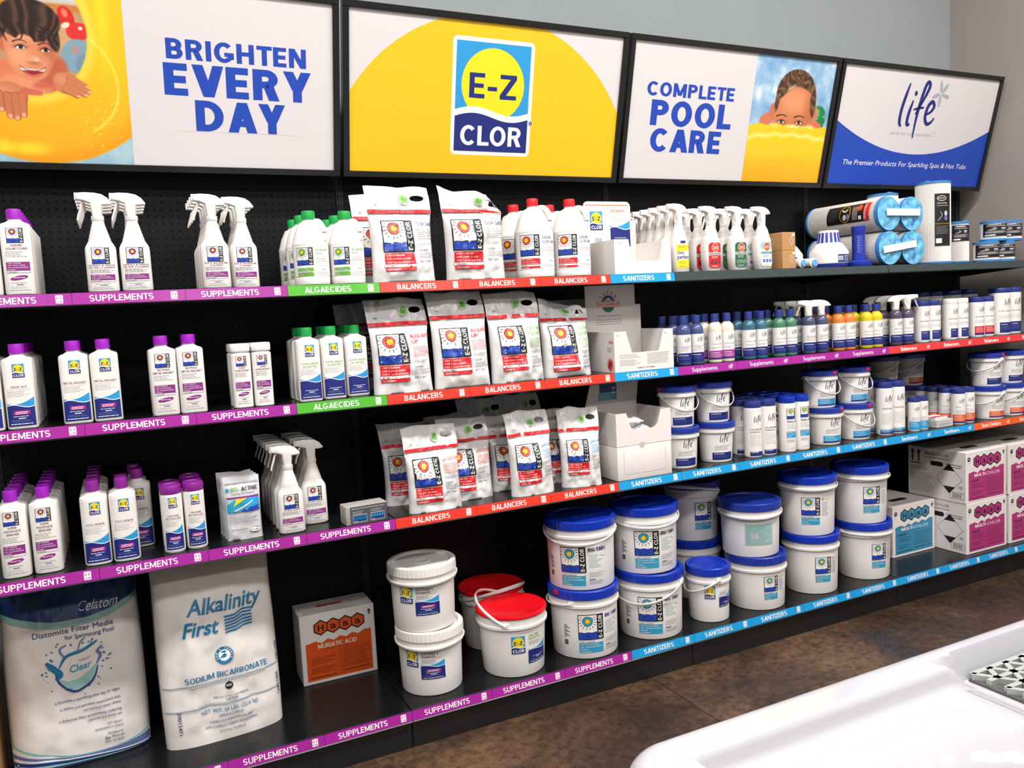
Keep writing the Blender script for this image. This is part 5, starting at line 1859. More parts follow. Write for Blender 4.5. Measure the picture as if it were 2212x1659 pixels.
def lying_label():
    a = Art()      # s runs from the far end to the front end, towards -Y: drawn mirrored below
    a.rect(0, -.045, .25, .045, 'black', 0)
    a.rect(.222, -.045, .25, .045, 'red', 1)
    a.text('VALUE 2 PACK', .231, 0, .011, 'white', 2, .02, rot=PI / 2, w=.075)
    a.ell(.195, .022, .013, .016, 'hasao', 1)
    a.rect(.19, -.035, .206, -.018, 'white', 1)
    for i in range(4):
        a.rect(.155 + i * .008, -.035, .1575 + i * .008, .03, 'lgrey', 1)
    a.ell(.11, .0, .032, .042, 'gold', 1)
    a.ell(.11, .0, .0295, .0395, 'black', 2)
    a.ell(.108, -.018, .010, .014, 'lgrey', 3)
    a.ell(.128, -.016, .009, .014, 'lavender', 3)
    a.stroke([(.09, .02), (.11, .01), (.125, .022)], .006, 'white', 3)
    a.greek(.008, .03, .06, 9, .007, 'dgrey', 1, .002)
    return a
lf = on_lying(R, .25)
lab = lying_label().mesh('label', lambda s, t, o: lf(-s, t, o) + Vector((0, .29, 0)), (), lines(-.045, .045, .006), base=.0010)
for f in lab.polygons:
    pass
wd1, wd2 = wrap_disc(R, 'y', .0), wrap_disc(R * .98, 'y', .003)
bandm = box_mesh('paper_band', 'white', (-.075, .150, -.0165, -.0150, -.016, .016), bev=.0003)
for i, (x, y, z, tilt, lb) in enumerate(((2.480, .030, R + .002, 0, 'lower pair of pleated filter cartridges with blue wrapped ends'), (2.474, .030, 3 * R + .004, .0, 'upper pair of pleated filter cartridges, black label facing left'))):
    t = thing('filter_pack', lb, 'filter', (x, y, z1 + z - R), 0, 'twin packs of pleated cartridges')
    for j in (0, 1):
        c = part('cartridge', pb_, t, (j * .160, 0, R))
        for q in pc_:
            part('end_ring', q, c)
        part('end_wrap', wd1 if j else wd2, c)
        if i == 1 and j == 0:
            part('label', lab, c)
    part('paper_band', bandm, t, (.05 if i else .02, 0, R + (.005 if i else 0)))
    t.children[-1].rotation_euler = (0, 0 if i else -.12, 0)
def standing(R, H, name, label, x, y, z, lw, lz0, lz1, rz=0.0, group=None, wrap=True, simple=False):
    b, c = pleated(R, H, 'z')
    a = Art()
    a.rect(-lw / 2, lz0, lw / 2, lz1, 'black', 0)
    h = lz1 - lz0
    a.ell(-.1 * lw, lz0 + .91 * h, .28 * lw, .05 * h, 'white', 1)
    a.ell(-.1 * lw, lz0 + .91 * h, .25 * lw, .040 * h, 'black', 2)
    a.greek(-.3 * lw, lz0 + .905 * h, .36 * lw, 1, .01, 'white', 3, .003, 0)
    a.text('PROCLEAR', -.08 * lw, lz0 + .80 * h, .03 * h, 'lgrey', 1, .012, w=.6 * lw)
    a.greek(-.38 * lw, lz0 + .765 * h, .7 * lw, 1, .01, 'lgrey', 1, .002, 0)
    a.ell(.14 * lw, lz0 + .62 * h, .10 * lw, .05 * h, 'lgrey', 1, 16)
    a.ell(.14 * lw, lz0 + .53 * h, .10 * lw, .05 * h, 'lavender', 1, 16)
    a.stroke([(-.35 * lw, lz0 + .48 * h), (-.1 * lw, lz0 + .58 * h), (-.2 * lw, lz0 + .66 * h)], .05 * lw, 'grey', 1)
    a.rect(-lw / 2, lz0 + .42 * h, lw / 2, lz0 + .425 * h, 'gold', 1)
    a.greek(-.42 * lw, lz0 + .37 * h, .8 * lw, 6, .028 * h, 'grey', 1, .0018)
    a.rect(-.44 * lw, lz0 + .05 * h, -.12 * lw, lz0 + .14 * h, 'white', 1)
    k = [('pleats', b), ('end_ring', c[0]), ('end_ring', c[1]), ('label', a.mesh('label', on_cyl(lambda q: R), lines(-lw / 2, lw / 2, R * PI / 24), base=.0012))]
    if wrap:
        k.append(('top_wrap', wrap_disc(R * .97, 'z', H - .004)))
    return spawn(k, name, label, 'filter', (x, y, z), rz, group)
standing(.081, .41, 'filter_cartridge', 'tall upright pleated filter cartridge with black label, top shelf', 2.945, .150, z1, .085, .09, .345, -.30)
standing(.074, .375, 'filter_cartridge', 'upright pleated cartridge rising behind the twin packs', 2.802, .330, z1, .06, .1, .3, 1.8)
standing(.055, .215, 'filter_cartridge', 'shorter upright filter cartridge right of the tall one', 3.150, .165, z1, .10, .115, .195, -.45)
standing(.060, .106, 'filter_cartridge', 'squat cartridge, lower left of the small stack', 3.285, .10, z1, .16, .025, .090, -.5, 'squat filter cartridges', False)
standing(.060, .106, 'filter_cartridge', 'squat cartridge, lower right of the small stack', 3.412, .10, z1, .16, .025, .090, -.5, 'squat filter cartridges', False)
standing(.060, .106, 'filter_cartridge', 'squat cartridge on top of the small stack', 3.345, .10, z1 + .1065, .16, .025, .090, -.5, 'squat filter cartridges', False)
standing(.060, .106, 'filter_cartridge', 'squat cartridge on top of small stack, cut by picture edge', 3.470, .10, z1 + .1065, .16, .025, .090, -.5, 'squat filter cartridges', False)

# ------------------------------------------------------------------ second shelf, right half
def life_label(w, z0, z1, foot='navy', fh=.26, title='', sub=3, wave=True, side=True, foot2=None, fw=1.0, fx=0.0, logo=.40, ink='dgrey'):
    a = Art()
    H = z1 - z0
    a.rect(-w / 2, z0, w / 2, z1, 'white', 0)
    n = 10
    x0, x1 = -w / 2 * fw + fx * w, w / 2 * fw + fx * w
    tp = [(x0 + (x1 - x0) * i / n, z0 + H * (fh + (.03 * math.sin(i / n * PI) if wave else 0))) for i in range(n + 1)]
    a.poly([(x0, z0), (x1, z0)] + list(reversed(tp)), foot, 1)
    if foot2:
        a.rect(x0, z0, x1, z0 + .05 * H, foot2, 2)
    fz = z0 + H * fh * .78
    a.greek(x0 + .08 * (x1 - x0), fz, .5 * (x1 - x0), 1, .01, 'white', 3, .0022, .1)
    a.greek(x0 + .08 * (x1 - x0), fz - .006, .75 * (x1 - x0), max(1, int(H * fh * .5 / .005)), .0048, 'lavender' if foot == 'navy' else 'white', 3, .0011)
    lw = logo * w * .62
    logo_life(a, fx * w - .36 * lw, z0 + .72 * H, lw, ink, 'lifegrey', 1, .10)
    a.rect(fx * w - .28 * w, z0 + .66 * H, fx * w + .26 * w, z0 + .6625 * H, 'lgrey', 1)
    if title:
        for i, s in enumerate(title.split('\n')):
            a.text(s, fx * w - .28 * w, z0 + .55 * H - i * .055 * H, .034 * H, ink, 1, .012, al='L', w=min(.56 * w, .055 * w * len(s)))
    a.greek(fx * w - .28 * w, z0 + .45 * H, .52 * w, sub, .026 * H, 'grey', 1, .0011)
    return a
LR = .0292
def life_bottle(liq, title, foot='navy', foot2=None, head=0, capm='cap_navy'):
    body = lathe('bottle_body', liq, [(LR * .88, 0), (LR * .97, .002), (LR, .006), (LR, .138), (LR * .97, .147), (LR * .86, .156), (LR * .62, .164), (LR * .48, .168), (.0135, .172)] + [(.0135, .180)], 40)
    k = [('body', body), ('label', life_label(.088, .014, .126, foot, .30, title, 3, True, fx=.10, foot2=foot2).mesh('label', on_cyl(lambda z: LR), lines(-.05, .05, LR * PI / 20), base=.0006))]
    if head:
        k += [('collar', collar('cap_white', .0155, .168, .183))] + trigger_head('cap_white', .180, .046, .056, head, .013)
    else:
        k.append(('cap', ribbed_cap('cap', capm, .0165, .171, .204)))
    return k
LB = [('blue', 'liq_blue', 'PURGE & JET\nCLEANER', 1.290, .052, {}), ('cream', 'liq_cream', 'FOAM FREE', 1.452, .052, dict(foot='magenta', foot2='navy')),
      ('teal', 'liq_teal', 'NATURAL CLARIFIER', 1.636, .052, {}), ('green', 'liq_green', 'SCALE DEFENDER', 1.808, .052, {}),
      ('slate', 'liq_slate', 'WATERLINE &\nSURFACE CLEAN', 1.985, .052, dict(head=1)), ('orange', 'liq_orange', 'OCEAN MIST', 2.168, .052, {}),
      ('yellow', 'liq_yellow', 'METAL OUT', 2.348, .052, {}), ('plum', 'liq_purple', 'RINSE FREE', 2.552, .056, dict(head=-1))]
for nm, liq, ti, x, y, kw in LB:
    kk = life_bottle(liq, ti, **kw)
    hd_ = 'spray bottle' if kw.get('head') else 'bottle'
    for j, s in ((0, 'left'), (1, 'right')):
        row(kk, hd_.replace(' ', '_'), 'small %s %s' % (nm, hd_), s + ' row of the two, second shelf', hd_, x + .066 * j + (.012 * j if kw.get('head') else 0), y, z2, 3, .072, 'small coloured bottles with handwritten logo', rz=-.50)
def jar(R, H, capm, art, lidh=.026, m='plastic_white'):
    body = lathe('jar_body', m, [(R * .93, 0), (R * .99, .003), (R, .007), (R, H - lidh - .006), (R * .96, H - lidh - .001), (R * .92, H - lidh + .004)], 44)
    lid = lathe('jar_lid', capm, [(R * .98, H - lidh), (R * 1.0, H - lidh + .0015), (R * 1.0, H - .005), (R * .96, H - .001), (R * .88, H), (R * .85, H - .002)], 60, ribs=((1, 2), .0006, 1), angle=50)
    return [('body', body), ('lid', lid), ('label', art.mesh('label', on_cyl(lambda z: R), lines(-R * 1.6, R * 1.6, R * PI / 22), base=.0007))]
GJ2 = 'white jars with handwritten logo'
JR = .036
for nm, cap, foot, x, h, fw in (('navy-lidded', 'cap_navy', 'navy', 2.758, .203, .5), ('white-lidded', 'cap_white', 'navy', 2.968, .205, .42), ('red-footed', 'cap_navy', 'red', 3.170, .205, .62)):
    kk = jar(JR, h, cap, life_label(.11, .012, h - .03, foot, .27, 'BALANCER', 4, False, fw=fw, fx=.14, foot2='navy' if foot == 'red' else None))
    for j, s in ((0, 'left'), (1, 'right')):
        row(kk, 'jar', 'white %s jar' % nm, s + ' row of the two, second shelf', 'jar', x + .080 * j, .075, z2, 2, .08, GJ2, rz=-.60)
kk = jar(.052, .245, 'cap_navy', life_label(.15, .012, .21, 'navy', .27, 'CALCIUM', 4, False, fw=.5, fx=.14))
for i, (x, y, s) in enumerate(((3.370, .085, 'rightmost big jar at the front, second shelf'), (3.262, .285, 'big jar behind the red-footed jars'), (3.385, .275, 'big jar second from right at the back'), (3.480, .10, 'big jar cut off by the right picture edge, second shelf'), (3.150, .310, 'big jar at the back behind the white-lidded jars'), (3.042, .310, 'farthest left big jar at the back'))):
    spawn(kk, 'jar', 'large white navy-lidded ' + s, 'jar', (x, y, z2), -.6, 'large navy-lidded jars')

# ------------------------------------------------------------------ buckets
def bucket(Db, Dt, H, lidm, art, bail=None, lid='ribbed', tab=None, bodym='plastic_bucket', coll=.80, red_lid=False):
    """tapered pail with drip collar, snap lid, two ears and a plastic bail; bail = (axis angle, droop angle)"""
    rb, rt = Db / 2, Dt / 2
    hl = H - .034 if H > .2 else H - .024          # foot of the lid
    rz_ = lambda z: rb + (rt - rb) * min(1, z / hl)
    zc = hl - .034 if H > .2 else hl - .020
    prof = [(rb * .95, 0), (rb * .99, .002), (rz_(.006), .006), (rz_(zc * .5), zc * .5), (rz_(zc) - .0005, zc), (rt + .006, zc + .001), (rt + .0065, zc + .010), (rt + .002, zc + .013), (rt + .0015, hl - .004), (rt + .003, hl + .004)]
    k = [('body', lathe('pail', bodym, prof, 64))]
    if lid == 'ribbed':
        P = [(rt + .006, hl), (rt + .0085, hl + .001), (rt + .0085, H - .008), (rt + .0075, H - .003), (rt + .004, H), (rt - .008, H), (rt - .012, H - .003), (rt - .014, H - .009), (rt * .45, H - .0085), (rt * .30, H - .0085),
             (rt * .26, H - .006), (rt * .14, H - .006), (rt * .10, H - .0075), (.001, H - .0075)]
        lm = lathe('pail_lid', lidm, P, 192, ribs=((1, 2), .0014, 2), angle=25)
    else:
        P = [(rt + .003, hl + .006), (rt + .006, hl + .008), (rt + .006, hl + .016), (rt + .002, hl + .019), (rt - .004, hl + .020), (rt - .010, hl + .017), (rt * .3, hl + .0165), (rt * .12, hl + .0175), (.001, hl + .0175)]
        lm = lathe('pail_lid', lidm, P, 72)
    subs = []
    if tab:
        t = math.radians(tab)
        bm = bmesh.new()
        add_box(bm, -.011, .011, -(rt + .0115), -(rt + .004), H - .021 if H > .2 else H - .018, H - .004, bev=.002)
        bmesh.ops.rotate(bm, verts=bm.verts, cent=(0, 0, 0), matrix=Matrix.Rotation(t, 3, 'Z'))
        subs.append(('seal_tab', from_bm(bm, 'tab', 'tab_red')))
    k.append(('lid', lm, subs))
    k.append(('label', art.mesh('label', on_cyl(rz_), lines(-rb * 1.7, rb * 1.7, rb * PI / 32), base=.0009)))
    if bail:
        ax, dr = math.radians(bail[0]), math.radians(bail[1])
        A = Vector((math.cos(ax), math.sin(ax), 0))
        Fw = Vector((math.sin(ax), -math.cos(ax), 0))
        Rp = rt + .010
        Rh = (rt + (bail[2] if len(bail) > 2 else .014)) / max(.35, math.cos(dr))
        d = Fw * math.cos(dr) - Vector((0, 0, 1)) * math.sin(dr)
        zp = zc + .018 if H > .2 else zc + .012
        pts = [Vector((0, 0, zp)) + A * (Rp * math.cos(t)) + d * (Rh * math.sin(t)) for t in [PI * i / 36 for i in range(37)]]
        sc = .0058 if H > .2 else .0042
        bm = bmesh.new()
        sweep(bm, pts, sc * .45, sc, 8, up=d.cross(A), taper=lambda t: 1.0 if abs(t - .5) > .14 else 1.35)
        bmesh.ops.recalc_face_normals(bm, faces=bm.faces)
        k.append(('handle', from_bm(bm, 'bail', 'plastic_handle', 60)))
        for s in (-1, 1):
            bm = bmesh.new()
            q = Vector((0, 0, zp)) + A * (s * (rt + .003))
            add_box(bm, -.012, .012, -.006, .006, -.010, .010, bev=.003)
            bmesh.ops.rotate(bm, verts=bm.verts, cent=(0, 0, 0), matrix=Matrix.Rotation(ax + PI / 2, 3, 'Z'))
            bmesh.ops.translate(bm, verts=bm.verts, vec=q)
            k.append(('handle_ear', from_bm(bm, 'ear', 'plastic_handle')))
    return k
def tabs_art(D, H, x0, ls, z, title='BIG TABS', big=True, hi=0):
    """older label on a pail: framed sun with teal ring, teal steps panel, title on the right"""
    a = Art()
    sunlogo(a, x0, z, ls, 'teal')
    h = .50 * ls
    steps_block(a, x0, z - h - .05 * ls, ls * .98, h, 'teal', 0)
    tx = x0 + ls * 1.12
    if big:
        a.text(title, tx, z + .82 * ls, .145 * ls, 'navy', 1, .030, al='L', w=.78 * ls)
        for q in (0, .07):
            a.ell(tx + .62 * ls + q * ls, z + (.66 - q * .3) * ls, .10 * ls, .06 * ls, 'lgrey', 1)
            a.ell(tx + .62 * ls + q * ls, z + (.66 - q * .3) * ls, .085 * ls, .048 * ls, 'white', 2)
        a.greek(tx, z + .66 * ls, .6 * ls, 8, .07 * ls, 'celmint', 1, .0022, .4)
        a.greek(tx, z - .04 * ls, .72 * ls, 5, .045 * ls, 'grey', 1, .0012)
        a.rect(tx, z - .34 * ls, tx + .26 * ls, z - .31 * ls, 'navy', 1)
        a.greek(tx, z - .40 * ls, .7 * ls, 3, .055 * ls, 'dgrey', 1, .0013)
        for i in range(10):
            a.rect(x0 - .62 * ls, z + (.55 - i * .055) * ls, x0 - (.62 - .10 - .08 * ((i * 7) % 3)) * ls, z + (.575 - i * .055) * ls, 'dgrey', 1)
        a.rect(x0 - .62 * ls, z - .25 * ls, x0 - .46 * ls, z - .05 * ls, 'dgrey', 1)
    else:
        a.stroke([(tx, z + .86 * ls), (tx + .06 * ls, z + .95 * ls), (tx + .11 * ls, z + .80 * ls)], .03 * ls, 'lavender', 1)
        a.text('XTREME', tx + .1 * ls, z + .86 * ls, .09 * ls, 'gold', 1, .02, al='L', shear=.2, w=.45 * ls)
        a.greek(tx, z + .72 * ls, .5 * ls, 12, .07 * ls, 'lavender', 1, .0014)
    return a
def pail_new(title, x0, z, s, tint='plum', pink=True, gap=1.25):
    """newer label on a pail: logo, title, wave panel"""
    a = Art()
    logo_new(a, x0, z, s, 1)
    tx = x0 + gap * s
    T = title.split('\n')
    for i, q in enumerate(T):
        a.text(q, tx, z + 1.13 * s - i * .21 * s, .145 * s, tint, 1, .016, al='L', w=.125 * s * len(q))
    zt = z + 1.13 * s - (len(T) - 1) * .21 * s - .09 * s
    a.rect(tx, zt, tx + 1.5 * s, zt + .0007, 'grey', 1)
    a.greek(tx, zt - .12 * s, 1.2 * s, 3, .1 * s, 'grey', 1, .0016)
    wave_block(a, tx - .08 * s, z - .90 * s, 1.75 * s, 1.38 * s, 1, pink)
    return a
GB = 'blue-lidded white pails'
HB = .272
k_b1 = bucket(.258, .270, HB, 'lid_blue', tabs_art(.26, HB, -.040, .098, .074), (12, 14))
k_b2 = bucket(.258, .270, HB, 'lid_blue', tabs_art(.26, HB, .000, .098, .080), (-100, 8), tab=-38)
k_b3 = bucket(.258, .270, HB, 'lid_blue', tabs_art(.26, HB, -.020, .098, .080), (20, 10))
k_b4 = bucket(.258, .270, HB, 'lid_blue', tabs_art(.26, HB, -.018, .098, .080), (-10, 24, .018))
spawn(k_b2, 'bucket', 'large blue-lidded pail under another, beside the red-lidded pail', 'bucket', (.789, .104, z0), -0.71, GB)  # most bucket turns here come from label pixels in the image and camera bearing
spawn(k_b1, 'bucket', 'large blue-lidded pail on top, beside the red-lidded pail', 'bucket', (.790, .110, z0 + HB), -0.84, GB)
spawn(k_b4, 'bucket', 'large blue-lidded pail with hanging handle, lower of the second stack', 'bucket', (1.116, .112, z0), -0.84, GB)
spawn(k_b3, 'bucket', 'large blue-lidded pail on top of the second stack', 'bucket', (1.108, .125, z0 + HB), -0.75, GB)
k_sm = bucket(.168, .178, .236, 'lid_blue', pail_new('X\n\n', -.012, .105, .044, 'red', False, 1.45), (-60, 30))
spawn(k_sm, 'bucket', 'small blue-lidded pail standing between the stacks of large pails', 'bucket', (1.405, .086, z0), -0.73, GB)
H3 = .238
k_c1 = bucket(.242, .256, H3, 'lid_navy', tabs_art(.24, H3, .025, .066, .085, big=False), None)
a = Art()
a.rect(-.005, .055, .12, .150, 'celmint', 1)
a.greek(.0, .142, .11, 16, .0055, 'grey', 2, .0016)
a.rect(.02, .085, .05, .11, 'lgrey', 2)
k_c2 = bucket(.242, .256, H3, 'lid_navy', a, (15, 4))
spawn(k_c1, 'bucket', 'navy-lidded pail at the bottom, right of the small pail', 'bucket', (1.690, .105, z0), -0.66, GB)
spawn(k_c2, 'bucket', 'navy-lidded pail turned back to front, on top, right of small pail', 'bucket', (1.672, .115, z0 + H3), -0.86, GB)
k_d1 = bucket(.232, .246, HB, 'lid_blue', tabs_art(.23, HB, .000, .074, .098, big=False), None)
k_d2 = bucket(.232, .246, HB, 'lid_blue', tabs_art(.23, HB, -.020, .080, .098, big=False), (20, 2))
k_d3 = bucket(.232, .246, HB, 'lid_blue', tabs_art(.23, HB, .010, .074, .098, big=False), (28, 0))
spawn(k_d1, 'bucket', 'lower pail of the fourth stack from left', 'bucket', (2.030, .112, z0), -0.62, GB)
spawn(k_d2, 'bucket', 'upper pail of the fourth stack from left', 'bucket', (2.022, .118, z0 + HB), -0.83, GB)
spawn(k_d3, 'bucket', 'lower pail of the rightmost stack, beside the boxes', 'bucket', (2.378, .112, z0), -0.61, GB)
spawn(k_d2, 'bucket', 'upper pail of the rightmost stack, beside the boxes', 'bucket', (2.366, .118, z0 + HB), -0.55, GB)
k_e = bucket(.232, .246, HB, 'lid_navy', tabs_art(.23, HB, -.010, .080, .098, big=False), (-30, -14))
spawn(k_d1, 'bucket', 'shaded pail at the very back, lower one behind the small pail', 'bucket', (1.545, .365, z0), .1, GB)
spawn(k_e, 'bucket', 'shaded pail at the back with raised handle, behind the small pail', 'bucket', (1.545, .365, z0 + HB), -0.45, GB)
k_ws = bucket(.222, .236, .238, 'cap_white', pail_new('WATER\nSOFTENER &\nENHANCER', -.072, .110, .050), (8, 3), bodym='plastic_bucket')
spawn(k_ws, 'bucket', 'all-white lidded pail at the bottom of its stack, left', 'bucket', (.140, .130, z0), -0.55, 'white pails with white lids')
spawn(k_ws, 'bucket', 'all-white lidded pail on top of its stack, left', 'bucket', (.126, .132, z0 + .238), -0.47, 'white pails with white lids')
k_red = bucket(.236, .262, .255, 'lid_red', pail_new('CALCIUM\nELEVATOR', -.006, .095, .052, 'green', False, 1.3), (-100, -30, .004), lid='flat')
spawn(k_red, 'bucket', 'white pail with bright red lid at the front, bottom shelf', 'bucket', (.466, .105, z0), -0.43, 'red-lidded pails')
k_red2 = bucket(.236, .262, .255, 'lid_red', pail_new('CALCIUM\nELEVATOR', -.006, .095, .052, 'green', False, 1.3), (-55, -20, .006), lid='flat')
spawn(k_red2, 'bucket', 'white pail with red lid in shadow, behind the front red one', 'bucket', (.500, .368, z0), 1.2, 'red-lidded pails')

# third shelf: small pails and canisters
HL = .172
def k_life(foot='navy', fh=.30, title='CHLORINATING\nGRANULES', bail=None, tab=None, fx=.10, foot2=None):
    return bucket(.134, .150, HL, 'lid_navy', life_label(.13, .012, .118, foot, fh, title, 3, False, fw=.72, fx=fx, logo=.46, foot2=foot2), bail, tab=tab)
GL = 'small white pails with handwritten logo'
kn = k_life(bail=(18, 36, .02), tab=-70)
kn2 = k_life()
kc = k_life('cyan', bail=(18, 38, .02), tab=30, foot2='navy')
kc2 = k_life('cyan', bail=None, foot2='navy', tab=40)
ko = k_life('orange', bail=(-62, 32, .02), foot2='navy')
spawn(kn2, 'pail', 'small lower pail tucked next to the white cartons', 'bucket', (1.293, .105, z3), -.42, GL)
spawn(kn, 'pail', 'small upper pail with handle down, next to the white cartons', 'bucket', (1.288, .110, z3 + HL), -.42, GL)
spawn(kn2, 'pail', 'small lower pail beside the tall white canisters', 'bucket', (1.490, .112, z3), -.42, GL)
spawn(kn, 'pail', 'small upper pail with red tab, beside the tall white canisters', 'bucket', (1.484, .118, z3 + HL), -.42, GL)
spawn(kc2, 'pail', 'small lower cyan-footed pail, left stack, third shelf', 'bucket', (2.124, .100, z3), -.42, GL)
spawn(kc, 'pail', 'small upper cyan-footed pail, left stack, third shelf', 'bucket', (2.105, .110, z3 + HL), -.42, GL)
spawn(kc, 'pail', 'small lower cyan-footed pail, right stack, third shelf', 'bucket', (2.322, .105, z3), -.42, GL)
spawn(kc, 'pail', 'small upper cyan-footed pail, right stack, third shelf', 'bucket', (2.318, .112, z3 + HL), -.42, GL)
spawn(ko, 'pail', 'small orange-footed pail under another, right part of third shelf', 'bucket', (3.268, .075, z3), -.42, GL)
spawn(k_life('navy', bail=(-62, 32, .02), tab=35), 'pail', 'small pail with navy panel on top, right part of third shelf', 'bucket', (3.258, .080, z3 + HL), -.42, GL)
spawn(ko, 'pail', 'lower small pail cut off by the right picture edge', 'bucket', (3.452, .085, z3), -.42, GL)
spawn(kn2, 'pail', 'upper small pail cut off by the right picture edge', 'bucket', (3.448, .090, z3 + HL), -.42, GL)
for i, (x, y) in enumerate(((2.885, .405), (3.085, .405))):
    nm = ('farther left', 'nearer right')[i]
    spawn(ko, 'pail', 'shaded small pail underneath, %s stack at the back' % nm, 'bucket', (x, y, z3), -.42, GL)
    spawn(ko, 'pail', 'shaded orange-footed pail on top, %s stack at the back' % nm, 'bucket', (x, y, z3 + HL), -.42, GL)
CR = .0385
k_can = jar(CR, .248, 'cap_navy', life_label(.105, .008, .212, 'navy', .09, 'CHLORINATING\nGRANULES', 10, False, fw=.62, fx=.10, logo=.5), .030)
a = Art()
sunlogo(a, -.012, .150, .046, 'limeg')
a.text('SMALL TABS', -.012, .134, .0085, 'navy', 1, .02, al='L', w=.062)
a.greek(-.012, .126, .05, 5, .005, 'celmint', 1, .0014)
steps_block(a, -.014, .066, .052, .030, 'cyan', 0)
a.greek(-.012, .056, .05, 3, .005, 'lavender', 1, .0012)
a.greek(-.002, .020, .04, 2, .005, 'lgrey', 1, .0012)
k_st = jar(.037, .250, 'lid_blue', a, .030)
k_can2 = jar(CR, .258, 'cap_navy', life_label(.105, .008, .222, 'cyan', .10, 'SANITIZER', 10, False, fw=.7, fx=.08, logo=.5, foot2='navy'), .030)
row(k_can, 'canister', 'tall navy-capped canister', 'left row of two, third shelf', 'canister', 1.660, .068, z3, 4, .082, 'tall navy-capped canisters', rz=-.5)
row(k_can, 'canister', 'tall navy-capped canister', 'right row of two, third shelf', 'canister', 1.742, .068, z3, 4, .082, 'tall navy-capped canisters', rz=-.5)
row(k_st, 'canister', 'tall blue-capped canister', 'left sun-label row, third shelf', 'canister', 1.854, .062, z3, 4, .080, 'tall blue-capped canisters', rz=-.45)
row(k_st, 'canister', 'tall blue-capped canister', 'right sun-label row, third shelf', 'canister', 1.936, .062, z3, 4, .080, 'tall blue-capped canisters', rz=-.45)
row(k_can2, 'canister', 'tall cyan-footed canister', 'left row of two, third shelf', 'canister', 2.498, .082, z3, 2, .085, 'tall cyan-footed canisters', rz=-.6)
row(k_can2, 'canister', 'tall cyan-footed canister', 'right row of two, third shelf', 'canister', 2.582, .082, z3, 2, .085, 'tall cyan-footed canisters', rz=-.6)
k_sj = jar(.0285, .165, 'cap_navy', life_label(.080, .008, .138, 'cyan', .30, '', 6, False, fw=.85, fx=.05, logo=.4), .022)
row(k_sj, 'jar', 'short cyan-footed jar', 'left of the two, third shelf', 'jar', 2.682, .062, z3, 1, .07, 'short cyan-footed jars', rz=-.6)
row(k_sj, 'jar', 'short cyan-footed jar', 'right of the two, third shelf', 'jar', 2.744, .066, z3, 1, .07, 'short cyan-footed jars', rz=-.6)
k_oj = jar(.033, .180, 'cap_navy', life_label(.092, .008, .150, 'orange', .30, 'SHOCK', 6, False, fw=.9, fx=.05, logo=.4, foot2='navy'), .024)
row(k_oj, 'jar', 'orange-footed jar', 'left row, right part of third shelf', 'jar', 3.000, .055, z3, 4, .070, 'orange-footed jars', rz=-.6)
row(k_oj, 'jar', 'orange-footed jar', 'right row, right part of third shelf', 'jar', 3.082, .062, z3, 3, .075, 'orange-footed jars', rz=-.6)
bm = bmesh.new()
add_box(bm, -.06, .06, -.045, .045, 0, .038, bev=.002)
a = Art()
a.greek(-.04, .016, .08, 1, .01, 'grey', 1, .002, .1)
spawn([('box_body', from_bm(bm, 'tray', 'card_grey')), ('print', a.mesh('print', flat(-.045)))], 'small_box', 'low grey box beside the short cyan-footed jars', 'box', (2.868, .075, z3))
bm = bmesh.new()
add_box(bm, -.045, .045, -.035, .035, 0, .014, bev=.002)
spawn([('box_body', from_bm(bm, 'tray', 'card_white')), ('lid_stripe', box_mesh('stripe', 'red', (-.046, .046, -.034, -.010, .0141, .0146)))], 'small_box', 'flat white packet lying on the low grey box', 'box', (2.858, .078, z3 + .0382))

